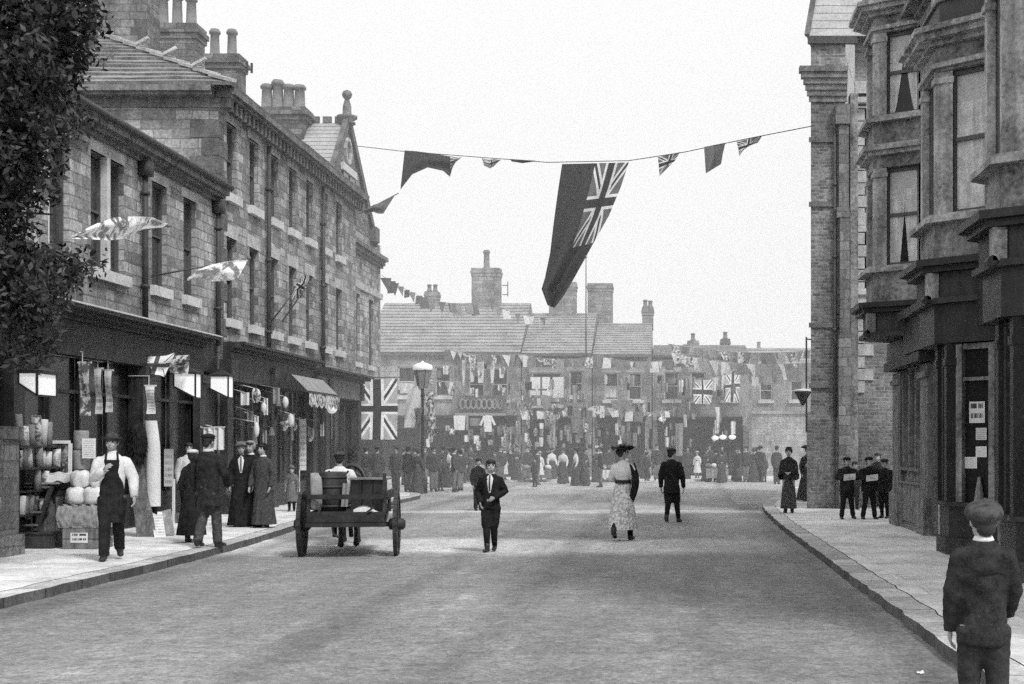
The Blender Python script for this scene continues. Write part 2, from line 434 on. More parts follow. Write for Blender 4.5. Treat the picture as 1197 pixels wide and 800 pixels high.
    def mesh(s, name, mat=None, smooth=False, off=(0,0,0)):
        me = bpy.data.meshes.new(name)
        o = Vector(off)
        me.from_pydata([tuple(Vector(p)-o) for p in s.v], [], s.f)
        if s.uv:
            ul = me.uv_layers.new(name='UVMap')
            for fi, p in enumerate(me.polygons):
                if fi in s.uv:
                    for li, q in zip(p.loop_indices, s.uv[fi]): ul.data[li].uv = q
        if mat: me.materials.append(M[mat] if isinstance(mat, str) else mat)
        if smooth or s.sm:
            for p in me.polygons: p.use_smooth = True
        me.update(); return me
    def build(s, name, mat, parent=None, smooth=False, loc=None):
        """link as one object; its geometry was given in the same space as its parent's location"""
        off = (0,0,0)
        if parent is not None: off = parent.get('_o', (0,0,0))
        elif loc is not None: off = loc
        ob = bpy.data.objects.new(name, s.mesh(name, mat, smooth, off)); col.objects.link(ob)
        if parent is not None: ob.parent = parent; ob['_o'] = tuple(off)
        elif loc is not None: ob.location = loc; ob['_o'] = tuple(loc)
        return ob
def recalc(ob):
    import bmesh
    b = bmesh.new(); b.from_mesh(ob.data); bmesh.ops.recalc_face_normals(b, faces=b.faces); b.to_mesh(ob.data); b.free(); return ob
def tag(o, label, cat, group=None, kind=None):
    o['label'] = label; o['category'] = cat
    if group: o['group'] = group
    if kind: o['kind'] = kind
    return o
def struct(o): o['kind'] = 'structure'; return o
def empty(name, label, cat, loc=(0,0,0), group=None, keep=True):
    """an Empty at the thing's base; parts are modelled in world space (keep) or around the origin"""
    o = bpy.data.objects.new(name, None); col.objects.link(o); o.location = loc; o.empty_display_size = .2
    o['_o'] = tuple(loc) if keep else (0,0,0)
    return tag(o, label, cat, group)
def copy_tree(o, parent=None):
    c = o.copy(); col.objects.link(c)
    if parent is not None: c.parent = parent
    for ch in o.children: copy_tree(ch, c)
    return c
def place(o, loc, rz=0, sc=1, label=None, group=None):
    o.location = loc; o.rotation_euler = (0, 0, rz); o.scale = (sc,)*3 if not isinstance(sc, tuple) else sc
    if label: o['label'] = label
    if group: o['group'] = group
    return o
# ------------------------------------------------------------------ camera, world, sun
cam = bpy.data.cameras.new('camera'); co = bpy.data.objects.new('camera', cam); col.objects.link(co)
cam.sensor_width = 36; cam.lens = 36*1600/1197; cam.shift_x = (598.5-785)/1197; cam.shift_y = (522-400)/1197
cam.clip_start = .3; cam.clip_end = 2000
co.location = (0, 0, EYE); co.rotation_euler = (R(90), 0, 0); scene.camera = co
w = bpy.data.worlds.new('World'); scene.world = w; w.use_nodes = True
wt = NT(w.node_tree); bg = wt.n['Background']
sky = wt.new('ShaderNodeTexSky', sky_type='NISHITA'); sky.sun_disc = False
SUN_EL, SUN_AZ = R(50), R(140)     # behind the camera and to its right
sky.sun_elevation = SUN_EL; sky.sun_rotation = SUN_AZ
bw = wt.new('ShaderNodeRGBToBW'); wt.l.new(sky.outputs[0], bw.inputs[0])
# pale even overcast: the sky's own brightness mostly veiled by cloud, all in grey as on the plate
val = wt.mix(.86, bw.outputs[0], 10.2)
cc = wt.new('ShaderNodeCombineColor')
for i in range(3): wt.l.new(val, cc.inputs[i])
wt.l.new(cc.outputs[0], bg.inputs['Color']); bg.inputs['Strength'].default_value = .112
sl = bpy.data.lights.new('sun', 'SUN'); sl.energy = 2.6; sl.angle = R(11); sl.color = (1, 1, 1)
so = bpy.data.objects.new('sun', sl); col.objects.link(so)
sd = Vector((math.sin(SUN_AZ)*math.cos(SUN_EL), math.cos(SUN_AZ)*math.cos(SUN_EL), math.sin(SUN_EL)))
so.rotation_euler = sd.to_track_quat('Z', 'Y').to_euler(); so.location = sd*60+Vector((0,20,0))
scene.view_settings.view_transform = 'Standard'; scene.view_settings.look = 'None'; scene.view_settings.exposure = 0
scene.cycles.use_denoising = False; scene.cycles.use_adaptive_sampling = True; scene.cycles.adaptive_threshold = .04
scene.cycles.volume_bounces = 1; scene.cycles.max_bounces = 8; scene.cycles.diffuse_bounces = 3
hz = MB(); hz.box(-70, 70, 30, 150, -.5, 45); hm = bpy.data.materials.new('smoke_haze'); hm.use_nodes = True
ht = NT(hm.node_tree); ht.n.remove(ht.n['Principled BSDF']); vs = ht.new('ShaderNodeVolumeScatter'); vs.inputs['Density'].default_value = .0055; vs.inputs['Color'].default_value = lin(1)
ht.l.new(vs.outputs[0], ht.n['Material Output'].inputs['Volume'])
HZ = hz.build('haze', hm); HZ['kind'] = 'structure'

# ------------------------------------------------------------------ ground
def sheet(name, pts, mat, z):
    b = MB(); b.poly([(p[0], p[1], z) for p in pts]); return struct(b.build(name, mat))
PZ = .11
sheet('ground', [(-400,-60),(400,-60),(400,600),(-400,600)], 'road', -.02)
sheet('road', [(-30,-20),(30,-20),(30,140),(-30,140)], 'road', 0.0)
LK = [(-6.95,2),(-6.85,8),(-6.8,12),(-6.82,16),(-6.86,19.5),(-7.0,22.5),(-7.25,25.5),(-7.5,28),(-7.7,31),(-7.8,38),(-7.9,43),(-8.3,45.2),(-9.2,46.6),(-12,47.4)]
RK = [(2.15,2),(2.15,8),(2.15,20),(2.18,28),(2.27,33),(2.42,36.5),(2.7,39),(3.1,42),(3.6,47),(4.4,52),(6,56)]
rk_ = random.Random(8)
def worn(line):
    r = []
    for p, q in zip(line, line[1:]):
        n = max(1, int((Vector(q)-Vector(p)).length/.32))
        for k in range(n): f = k/n; r.append((p[0]+(q[0]-p[0])*f+rk_.gauss(0,.011), p[1]+(q[1]-p[1])*f))
    return r+[line[-1]]
LK = worn(LK); RK = worn(RK)
def offset(line, d):
    r = []
    for i, p in enumerate(line):
        a = Vector(line[max(i-1,0)]); b = Vector(line[min(i+1,len(line)-1)]); t = (b-a).normalized()
        r.append((p[0]-t.y*d, p[1]+t.x*d))
    return r
def pavement(line, side, back, name='pavement'):
    inner = offset(line, side*.3)
    k = MB()
    for i in range(len(line)-1):
        a, b, c, d = line[i], line[i+1], inner[i+1], inner[i]
        k.poly([(a[0],a[1],PZ),(b[0],b[1],PZ),(c[0],c[1],PZ),(d[0],d[1],PZ)])
    struct(k.build('kerb', 'kerb'))
    f = MB()
    for i in range(len(line)-1):
        a, b = line[i], line[i+1]
        f.poly([(a[0],a[1],-.01),(b[0],b[1],-.01),(b[0],b[1],PZ),(a[0],a[1],PZ)])
    struct(f.build('kerb_face', 'kerbface'))
    p = MB(); inn = offset(line, side*.312)
    for i in range(len(line)-1):
        a, b = inn[i], inn[i+1]; bx = back(i), back(i+1)
        p.poly([(a[0],a[1],PZ+.002),(b[0],b[1],PZ+.002),(bx[1][0],bx[1][1],PZ+.002),(bx[0][0],bx[0][1],PZ+.002)])
    g = MB()   # dark open joint behind the kerb
    for i in range(len(line)-1):
        a, b, c, d = inner[i], inner[i+1], inn[i+1], inn[i]
        g.poly([(a[0],a[1],PZ-.03),(b[0],b[1],PZ-.03),(c[0],c[1],PZ-.03),(d[0],d[1],PZ-.03)])
    struct(g.build('kerb_joint', 'void'))
    return struct(p.build(name, 'flag_stone'))
pavement(LK, 1, lambda i: (-14, min(LK[i][1], 47.2)+.0))
pavement(RK, -1, lambda i: (16, RK[i][1]))
# wide footway in front of the far shops
fk = [(-30,64),(-12,63.6),(-4,63.2),(0,63.5),(4.2,66),(9,70),(20,72)]
b = MB()
for i in range(len(fk)-1):
    a, c = fk[i], fk[i+1]; b.poly([(a[0],a[1],PZ),(c[0],c[1],PZ),(c[0],90,PZ),(a[0],90,PZ)]); b.poly([(a[0],a[1],0),(c[0],c[1],0),(c[0],c[1],PZ),(a[0],a[1],PZ)])
struct(b.build('pavement', 'flag_stone'))
sheet('sett_paving', [(1.85,38.6),(2.75,39.0),(3.1,42),(3.6,47),(4.4,52),(6,56.5),(2.9,57.5),(2.3,50),(1.9,44)], 'sett', .006)

# ------------------------------------------------------------------ shared building pieces
def sash(parent, axis, c, u0, u1, v0, v1, depth, rail=.5, curtain=None, fr='frame', glass='glass', th=.05):
    """a sash window set back in its opening: frame with meeting rail, pane, optional curtain"""
    def bx(m, a0, a1, b0, b1, d0, d1):
        if axis == 'x': m.box(c+d0, c+d1, a0, a1, b0, b1)
        else: m.box(a0, a1, c+d0, c+d1, b0, b1)
    s = 1 if depth > 0 else -1; d = depth
    f = MB(); e = .002
    bx(f, u0+e, u0+th, v0+e, v1-e, d-s*.06, d+s*.02); bx(f, u1-th, u1-e, v0+e, v1-e, d-s*.06, d+s*.02)
    bx(f, u0+th, u1-th, v0+e, v0+th, d-s*.06, d+s*.02); bx(f, u0+th, u1-th, v1-th, v1-e, d-s*.06, d+s*.02)
    vm = v0+(v1-v0)*rail; bx(f, u0+th, u1-th, vm-.02, vm+.02, d-s*.055, d+s*.02)
    W = f.build('window', fr, parent)
    g = MB(); bx(g, u0+th, u1-th, v0+th, v1-th, d+s*.0, d+s*.012); g.build('pane', glass, W)
    if curtain:
        cm = MB()
        n = 10
        def strip(a0, a1, vb, vt):
            cm.grid(lambda i, j: ((c+d-s*.004+.0*math.sin(i*20), a0+(a1-a0)*i, vb+(vt-vb)*j) if axis == 'x' else (a0+(a1-a0)*i, c+d-s*.004, vb+(vt-vb)*j)), n, 1)
        for q in curtain: strip(u0+(u1-u0)*q[0], u0+(u1-u0)*q[1], v0+(v1-v0)*q[2], v0+(v1-v0)*q[3])
        cm.build('curtain', 'curtain', W)
    return W
def sill(parent, axis, c, u0, u1, v, out_, h=.16, over=.1, mat='sill'):
    m = MB(); a, b = u0-over, u1+over
    if axis == 'x': m.box(c-out_*.02, c+out_, a, b, v-h, v-.002)
    else: m.box(a, b, c-out_*.02, c+out_, v-h, v-.002)
    return m.build('sill', mat, parent)
def lintel(parent, axis, c, u0, u1, v, h=.32, over=.14, pr=.004, mat='lintel'):
    m = MB()
    if axis == 'x': m.box(c-.05*math.copysign(1, pr), c+pr, u0-over, u1+over, v, v+h)
    else: m.box(u0-over, u1+over, c-.05*math.copysign(1, pr), c+pr, v, v+h)
    return m.build('lintel', mat, parent)
def pipe(parent, x, y, z0, z1, r=.05, head=True):
    m = MB(); m.tube([(x,y,z0),(x,y,z1)], r, 8)
    z = z0+.8
    while z < z1-.3: m.tube([(x,y,z),(x,y,z+.07)], r*1.5, 8); z += 1.8
    if head: m.box(x-.12, x+.12, y-.13, y+.13, z1-.28, z1)
    return m.build('drainpipe', 'pipe', parent, True)
def chimney(parent, cx, cy, wx, wy, z0, z1, pots, mat='chim', cap=.1, potm='pot', poth=.65, potr=.14, along='x'):
    m = MB(); m.box(cx-wx/2, cx+wx/2, cy-wy/2, cy+wy/2, z0, z1)
    m.box(cx-wx/2-cap, cx+wx/2+cap, cy-wy/2-cap, cy+wy/2+cap, z1-.24, z1-.1); m.box(cx-wx/2-cap*.5, cx+wx/2+cap*.5, cy-wy/2-cap*.5, cy+wy/2+cap*.5, z1-.4, z1-.25)
    m.box(cx-wx/2-cap*.4, cx+wx/2+cap*.4, cy-wy/2-cap*.4, cy+wy/2+cap*.4, z1-.099, z1+.04)
    c = m.build('chimney', mat, parent)
    L = wx if along == 'x' else wy
    for i in range(pots):
        q = (i+.5)/pots-.5; px, py = (cx+q*L*.92, cy) if along == 'x' else (cx, cy+q*L*.92)
        h = poth*random.uniform(.9, 1.1); r = potr
        p = MB(); p.lathe([(r*1.25,0),(r*1.25,.08),(r,.1),(r*.86,h*.8),(r*1.15,h*.84),(r*1.15,h*.93),(r*.95,h*.95),(r*.9,h),(r*.6,h),(r*.6,h-.2)], (px,py,z1+.04), 12)
        p.build('chimney_pot', potm, c, True)
    return c
def cornice_x(parent, c, y0, y1, z, prof, mat='corn', name='cornice', sgn=1):
    """moulding along a wall on X=c; profile = (projection, height) pairs"""
    m = MB()
    for o, h0, h1 in prof: m.box(c-.02*sgn, c+o*sgn, y0, y1, z+h0, z+h1)
    return m.build(name, mat, parent)

# ------------------------------------------------------------------ left: two-storey shop building with the gutter
WX = -10.25
A = empty('shop_building', 'low two-storey stone shop building behind the dark tree at far left', 'building', (WX, 24, PZ))
wins = [(20.2,20.9),(22.5,23.3),(24.15,24.82),(24.95,25.62),(27.0,27.8),(28.75,29.5)]
hz0, hz1 = 4.83, 6.9
m = MB(); m.wall('x', WX, 16.2, 30.9, 4.0, 7.15, [(a,b,hz0,hz1) for a,b in wins], -.2); m.poly([(WX,16.2,PZ),(-18,16.2,PZ),(-18,16.2,7.15),(WX,16.2,7.15)])
m.build('wall', 'stone', A)
m = MB(); m.wall('x', WX, 16.2, 30.9, PZ, 3.996, [(17.2,20.9,PZ,3.3),(21.3,25.9,PZ,3.3),(26.5,29.2,PZ,3.3),(29.5,30.4,PZ,3.3)], -.35); m.build('shop_wall', 'shopwood', A)
for i, (a, b) in enumerate(wins):
    W = sash(A, 'x', WX, a, b, hz0, hz1, -.16, .5, [(.08,.5,.1,.95)] if i % 2 else None, 'frame', 'glass_mid')
    if i == 2: sill(W, 'x', WX, 24.1, 25.67, hz0, .1, .2, .1)
    elif i != 3: sill(W, 'x', WX, a, b, hz0, .1, .2)
    lintel(W, 'x', WX, a, b, hz1, .2, .04 if i in (2,3) else .14)
m = MB(); m.box(WX-.1, WX+.02, 24.813, 24.957, hz0+.003, hz1-.003); m.build('mullion', 'sill', A)
cornice_x(A, WX, 16.1, 30.86, 7.15, [(.08,-.02,.07),(.2,.07,.14),(.29,.14,.26)])
m = MB(); m.tube([(WX+.33,16.1,7.47),(WX+.33,30.86,7.47)], .07, 8); m.build('gutter', 'pipe', A, True)
m = MB(); m.slope((WX+.2,16.1,7.46),(WX+.2,30.86,7.46),(WX-4.5,16.1,8.7),(WX-4.5,30.86,8.7), 14, .04, .01); m.build('roof', 'slate', A)
pipe(A, WX+.1, 26.4, 3.9, 7.15, .06); pipe(A, WX+.1, 30.65, 3.9, 7.15, .06)
# its shop front
cornice_x(A, WX, 17, 29.35, 3.86, [(.3,-.1,-.02),(.45,-.02,.06),(.6,.06,.12)], 'shopwood2')
m = MB(); m.box(WX+.6, WX+.63, 17, 29.35, 3.985, 4.01); m.build('lead_flashing', 'sill', A)
m = MB(); m.box(WX-.02, WX+.22, 17, 29.35, 3.18, 3.755); m.build('fascia', 'shopwood2', A)
for y0, y1 in ((17.2,20.9),(21.3,25.9),(26.5,29.2)):
    f = MB(); f.box(WX-.02, WX+.06, y0, y1, PZ, .75)
    n = max(2, int((y1-y0)/1.1))
    for k in range(n+1):
        y = y0+(y1-y0)*k/n; f.box(WX-.02, WX+.05, y-.03, y+.03, .752, 3.17)
    f.box(WX-.015, WX+.045, y0+.03, y1-.03, 2.55, 2.61)
    W = f.build('shop_window', 'shopwood', A)
    g = MB(); g.box(WX-.06, WX-.04, y0, y1, .75, 3.17); g.build('pane', 'glass', W)
m = MB(); m.box(WX-.05, WX, 29.52, 30.38, PZ, 3.1); m.build('door', 'shopwood', A)
for y in (21.1, 26.2, 29.35):
    m = MB(); m.box(WX, WX+.2, y-.18, y+.18, PZ+.4, 3.18); m.box(WX, WX+.26, y-.24, y+.24, PZ, PZ+.4); m.box(WX, WX+.28, y-.22, y+.22, 3.0, 3.178); m.build('pilaster', 'shopwood2', A)

# ------------------------------------------------------------------ left: tall three-storey terrace
B0, B1, BZ = 30.92, 44.4, 9.42
Bd = empty('terrace_building', 'tall three-storey stone terrace with dentil cornice and hipped slate roof', 'building', (WX, 38, PZ))
by = [31.9+1.715*k for k in range(7)]
up = [(y-.36, y+.36, 7.5, 9.15) for y in by]; lo = [(y-.36, y+.36, 4.6, 6.5) for y in by]
shops = [(31.5,34.2,PZ,3.1),(35.0,38.3,PZ,3.1),(38.9,39.8,PZ,3.1),(40.3,43.9,PZ,3.1)]
m = MB(); m.wall('x', WX, B0, B1, PZ, 3.7, shops, -.22); m.build('shop_wall', 'shopwood', Bd)
m = MB(); m.wall('x', WX, B0, B1, 3.704, BZ, up+lo, -.22)
m.wall('y', B0, -19.5, WX, PZ, BZ); m.wall('y', B1, -19.5, WX, PZ, BZ)
m.build('wall', 'stone_b', Bd)
for i, y in enumerate(by):
    for a, b, c, d in (up[i], lo[i]):
        W = sash(Bd, 'x', WX, a, b, c, d, -.17, .5, [(.08,.42,.08,.95)] if (i+int(c)) % 3 == 0 else None, 'frame', 'glass_mid')
        sill(W, 'x', WX, a, b, c, .11, .2, .12); lintel(W, 'x', WX, a, b, d, .2 if c > 6 else .3, .16)
# quoins at the near corner
for k in range(24):
    z = PZ+.02+k*.405
    if z > 9.0: break
    L = .62 if k % 2 else .36
    m = MB() if k == 0 else m
    m.box(WX-L, WX+.02, B0-.02, B0+.98-L, z, z+.39)
m.build('quoins', 'quoin', Bd)
cornice_x(Bd, WX, B0-.1, B1+.1, BZ, [(.1,-.02,.06),(.34,.1,.17),(.42,.17,.3)])
m = MB(); m.box(-19.5, WX-.03, B0-.42, B0+.02, BZ+.17, BZ+.3); m.box(-19.5, WX-.03, B0-.34, B0+.02, BZ+.1, BZ+.169); m.box(-19.5, WX+.3, B0-.06, B0+.02, BZ-.12, BZ+.1)
m.build('cornice', 'corn', Bd)
y = B0+.15
while y < B1-.2:
    m = MB(); m.box(WX+.103, WX+.27, y, y+.13, BZ-.16, BZ+.097); m.build('dentil', 'corn', Bd); y += .32
pipe(Bd, WX+.1, 34.5, 3.7, BZ-.2, .06, False); pipe(Bd, WX+.1, 39.9, 3.7, BZ-.2, .06, False)
ez = BZ+.3; d = 4.4; t = .52
c0 = (WX+.42, B0-.42, ez); c1 = (WX+.42, B1+.1, ez); r0 = (WX-d, B0+d, ez+(d+.42)*t); r1 = (WX-d, B1+.1, ez+(d+.42)*t); w0 = (WX-2*d-.42, B0-.42, ez); w1 = (WX-2*d-.42, B1+.1, ez)
m = MB(); m.slope(w0, c0, r0, r0, 13, .075, .022); m.slope(c0, c1, r0, r1, 13, .06, .012); m.slope(w0, w1, r0, r1, 4, .03)
m.build('roof', 'slate', Bd)
m = MB()
for k in range(9):
    q0 = Vector(c0).lerp(Vector(r0), k/9); q1 = Vector(c0).lerp(Vector(r0), (k+1)/9)
    m.bar(q0+Vector((0,0,.1)), q1+Vector((0,0,.06)), .3, .07)
    if k in (2,4,6): m.bar(q0+Vector((-.1,-.1,.14)), q0+Vector((.2,-.1,.3)), .1, .06)
m.build('hip_tiles', 'lintel', Bd)
# big stack, stack with three pots, stack with two pots
chimney(Bd, -14.45, 36.2, 1.5, .9, 10.6, 14.6, 2)
chimney(Bd, -14.55, 40.3, 1.35, .8, 10.6, 13.95, 3, poth=.95, potr=.155)
chimney(Bd, -13.75, 42.0, 1.15, .75, 10.6, 13.55, 2, poth=.85, potr=.15)
m = MB(); m.bar((-13.2,41.6,13.1), (-12.75,41.6,13.1), .05, .05); m.bar((-12.9,41.6,13.0), (-12.9,41.6,13.35), .06, .06); m.bar((-12.76,41.6,13.0), (-12.76,41.6,13.3), .06, .06)
m.build('wire_bracket', 'iron', Bd)
# ground floor shops of the terrace
cornice_x(Bd, WX, B0+.3, 38.5, 3.9, [(.25,-.08,0),(.42,0,.08),(.52,.08,.14)], 'shopwood2')
cornice_x(Bd, WX, 38.7, B1, 3.75, [(.3,-.08,0),(.5,0,.08),(.62,.08,.14)], 'shopwood2')
m = MB(); m.box(WX-.02, WX+.2, B0+.3, 38.5, 3.15, 3.815); m.build('fascia', 'shopwood2', Bd)
m = MB(); m.box(WX-.02, WX+.26, 38.7, B1, 3.12, 3.665); m.build('fascia', 'woodmid', Bd)
for a, b, c, d_ in shops:
    if b-a < 1.2:
        m = MB(); m.box(WX-.06, WX-.01, a+.02, b-.02, c, 2.5); m.box(WX-.05, WX-.01, a+.02, b-.02, 2.52, d_); m.build('door', 'shopwood2', Bd); continue
    f = MB(); f.box(WX-.02, WX+.05, a, b, PZ, .7); n = 3
    for k in range(n+1):
        y = a+(b-a)*k/n; f.box(WX-.02, WX+.05, y-.035, y+.035, .702, d_)
    W = f.build('shop_window', 'shopwood2', Bd)
    g = MB(); g.box(WX-.07, WX-.05, a, b, .7, d_); g.build('pane', 'glass', W)
for y in (31.2, 34.6, 38.6, 40.05, 44.15):
    m = MB(); m.box(WX, WX+.2, y-.2, y+.2, PZ+.4, 3.12); m.box(WX, WX+.26, y-.25, y+.25, PZ, PZ+.4); m.box(WX, WX+.3, y-.23, y+.23, 3.13, 3.62); m.build('pilaster', 'shopwood2', Bd)

# ------------------------------------------------------------------ left: gabled building with finial
CX, C0, C1 = -11.4, 44.42, 53.6
G = empty('gabled_building', 'stone building with steep slate gable and ball finial beyond the terrace', 'building', (CX, 49, PZ))
cm_ = 48.0; gz = 9.5; pk = 13.05
holes = [(48.7,49.25,4.7,7.2),(49.5,50.05,4.7,7.2),(46.4,47.2,7.9,9.6),(51.6,52.3,4.7,7.2)]
m = MB(); m.wall('x', CX, C0, C1, PZ, gz, holes, -.2); m.wall('y', C1, -18, CX, PZ, gz)
m.build('wall', 'stone_b', G)
for h in holes:
    W = sash(G, 'x', CX, *h, -.15, .62, None, 'frame', 'glass_mid'); lintel(W, 'x', CX, h[0], h[1], h[3], .3, .12); sill(W, 'x', CX, h[0], h[1], h[2], .1, .18, .1)
g0, g1 = 44.5, 52.4
m = MB(); hw = [(47.75,48.45),(48.75,49.45)]
m.poly([(CX+.02,g0,gz),(CX+.02,g1,gz),(CX+.02,cm_,pk)])
m.build('gable', 'stone_dark', G)
m = MB()
for k in range(10): a_ = 2*math.pi*k/10; m.bar((CX+.06,cm_+.42*math.cos(a_),12.0+.42*math.sin(a_)), (CX+.06,cm_+.42*math.cos(a_+.63),12.0+.42*math.sin(a_+.63)), .1, .1, (1,0,0))
m.build('roundel', 'lintel', G)
for s_ in (-1,1): m = MB(); m.box(CX-.1,CX+.25,cm_+s_*4.0-.3,cm_+s_*4.0+.3,gz-.1,gz+.45); m.build('kneeler', 'quoin', G)
m = MB(); m.box(CX+.022, CX+.07, 47.3, 48.0, 10.2, 11.2); m.box(CX+.022, CX+.07, 48.25, 48.95, 10.2, 11.2); wi = m.build('window', 'glass_mid', G)
m = MB(); m.box(CX+.02, CX+.12, 47.1, 49.15, 11.2, 11.45); m.build('lintel', 'sill', wi)
m = MB(); m.bar((CX+.05,g0-.15,gz-.1), (CX+.05,cm_,pk+.12), .3, .16, (1,0,0)); m.bar((CX+.05,g1+.15,gz-.1), (CX+.05,cm_,pk+.12), .3, .16, (1,0,0)); m.build('coping', 'quoin', G)
m = MB(); m.lathe([(.3,0),(.3,.06),(.2,.1),(.36,.2),(.36,.28),(.16,.34),(.15,.62),(.08,.86),(.15,.94),(.18,1.04),(.14,1.14),(.02,1.2)], (CX+.02, cm_, pk-.1), 14); m.build('finial', 'corn', G, True)
m = MB(); m.slope((CX-.03,g0-.2,gz), (-20,g0-.2,gz), (CX-.03,cm_,pk-.06), (-20,cm_,pk-.06), 20, .03, .004); m.slope((CX-.03,g1+.2,gz), (-20,g1+.2,gz), (CX-.03,cm_,pk-.06), (-20,cm_,pk-.06), 6)
m.build('roof', 'slate_lt', G)
m = MB()
for k in range(18): m.box(CX-.4-k*.42, CX-.1-k*.42, cm_-.06, cm_+.06, pk-.05, pk+.16)
m.build('ridge_tiles', 'corn', G)
chimney(G, -13.5, 47.6, 1.65, .9, 11.4, 13.3, 4, poth=.95, potr=.2, cap=.2)
cornice_x(G, CX, C0, C1, 8.9, [(.12,-.3,-.2),(.2,-.2,-.05),(.32,-.05,.1)], 'corn'); cornice_x(G, CX, C0, C1, 7.5, [(.1,-.12,.1)], 'lintel', 'string_course')
m = MB(); m.box(CX-.02, CX+.5, C0+1, C1, 3.0, 3.7); m.box(CX-.02, CX+.75, C0+1, C1+.1, 3.7, 3.85); m.build('shop_fascia', 'woodmid', G)
m = MB(); m.box(CX-.02, CX+.1, C0+1, C1, PZ, 2.99); m.build('shop_front', 'shopwood2', G)

# ------------------------------------------------------------------ far row of shops facing up the street
def far_house(name, label, x0, x1, Y, ez, rz, wins, mat='stone_far', roofm='slate_far', depth=5., n=16, shop='shopwood2', shopz=3.1, doors=True):
    H = empty(name, label, 'building', ((x0+x1)/2, Y, PZ))
    sh = [(x0+.3, x1-.3, PZ, shopz)] if shop else []
    m = MB(); m.wall('y', Y, x0, x1, PZ, ez, [(a,b,c,d) for a,b,c,d,*_ in wins]+sh, .2); m.poly([(x0,Y,PZ),(x0,Y+2*depth,PZ),(x0,Y+2*depth,ez),(x0,Y,ez)]); m.poly([(x1,Y,PZ),(x1,Y+2*depth,PZ),(x1,Y+2*depth,ez),(x1,Y,ez)])
    m.poly([(x0,Y,ez),(x0,Y+2*depth,ez),(x0,Y+depth,rz-.05)]); m.poly([(x1,Y,ez),(x1,Y+2*depth,ez),(x1,Y+depth,rz-.05)])
    m.build('wall', mat, H)
    for q in wins:
        a, b, c, d = q[:4]
        W = sash(H, 'y', Y, a, b, c, d, .12, .5, [(.06,.94,.1,.5)] if len(q) > 4 else None, 'framew', 'glass_mid', .07); sill(W, 'y', Y, a, b, c, -.12, .16, .1); lintel(W, 'y', Y, a, b, d, .26, .12, -.004)
    m = MB(); m.slope((x0,Y-.25,ez-.02),(x1,Y-.25,ez-.02),(x0,Y+depth,rz),(x1,Y+depth,rz), n, .06, .012); m.slope((x0,Y+2*depth+.2,ez),(x1,Y+2*depth+.2,ez),(x0,Y+depth,rz),(x1,Y+depth,rz), 3); m.build('roof', roofm, H)
    m = MB(); m.box(x0, x1, Y-.34, Y-.22, ez-.14, ez-.03); m.build('gutter', 'mid', H)
    if shop:
        f = MB(); f.box(x0+.3, x1-.3, Y-.1, Y+.05, shopz-.55, shopz); f.box(x0+.2, x1-.2, Y-.3, Y-.002, shopz+.003, shopz+.12); f.box(x0+.3, x1-.3, Y+.02, Y+.1, PZ, .6)
        k = x0+.3
        while k < x1-.2: f.box(k, k+.09, Y-.05, Y+.08, .603, shopz-.553); k += 1.25
        S = f.build('shop_front', shop, H)
        g = MB(); g.box(x0+.3, x1-.3, Y+.12, Y+.14, .6, shopz-.5); g.build('pane', 'glass', S)
    return H
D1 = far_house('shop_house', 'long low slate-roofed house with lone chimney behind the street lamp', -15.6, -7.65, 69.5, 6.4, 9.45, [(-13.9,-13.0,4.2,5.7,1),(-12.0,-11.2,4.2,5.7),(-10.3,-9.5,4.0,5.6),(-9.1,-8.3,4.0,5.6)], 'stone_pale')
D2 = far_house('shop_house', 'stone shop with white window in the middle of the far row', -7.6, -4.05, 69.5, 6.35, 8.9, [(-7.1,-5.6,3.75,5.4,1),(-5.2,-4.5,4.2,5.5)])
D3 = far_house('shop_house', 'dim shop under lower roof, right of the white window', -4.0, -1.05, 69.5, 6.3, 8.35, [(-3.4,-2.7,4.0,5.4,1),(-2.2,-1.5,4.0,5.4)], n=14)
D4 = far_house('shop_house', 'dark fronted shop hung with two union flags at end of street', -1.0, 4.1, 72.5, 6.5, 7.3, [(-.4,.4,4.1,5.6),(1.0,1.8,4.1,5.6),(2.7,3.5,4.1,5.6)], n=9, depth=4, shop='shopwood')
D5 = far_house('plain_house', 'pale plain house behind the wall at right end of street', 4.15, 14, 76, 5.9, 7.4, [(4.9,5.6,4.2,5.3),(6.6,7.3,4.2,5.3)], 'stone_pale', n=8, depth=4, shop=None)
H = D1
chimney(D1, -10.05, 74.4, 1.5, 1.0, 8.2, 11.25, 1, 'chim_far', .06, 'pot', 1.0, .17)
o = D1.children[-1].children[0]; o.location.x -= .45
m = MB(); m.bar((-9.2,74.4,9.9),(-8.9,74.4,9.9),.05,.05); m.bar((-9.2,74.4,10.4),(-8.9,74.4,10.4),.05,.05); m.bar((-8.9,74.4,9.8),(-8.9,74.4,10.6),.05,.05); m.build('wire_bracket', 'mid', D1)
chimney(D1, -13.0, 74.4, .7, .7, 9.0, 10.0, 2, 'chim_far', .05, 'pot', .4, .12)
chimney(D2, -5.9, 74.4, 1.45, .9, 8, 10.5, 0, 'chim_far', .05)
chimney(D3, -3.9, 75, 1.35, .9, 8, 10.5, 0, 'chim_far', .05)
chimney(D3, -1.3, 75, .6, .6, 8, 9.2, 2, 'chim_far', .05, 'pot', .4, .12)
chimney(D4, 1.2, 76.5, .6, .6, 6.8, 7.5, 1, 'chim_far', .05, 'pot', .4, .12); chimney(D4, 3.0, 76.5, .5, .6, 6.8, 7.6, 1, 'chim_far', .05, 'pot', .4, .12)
m = MB(); m.wall('y', 71.6, 4.2, 12, PZ, 3.35); m.box(4.15, 12, 71.5, 71.9, 3.352, 3.5)
tag(m.build('yard_wall', 'stone_pale', loc=(8,71.6,PZ)), 'long pale blank wall beyond the sett paving, behind the strollers', 'wall')
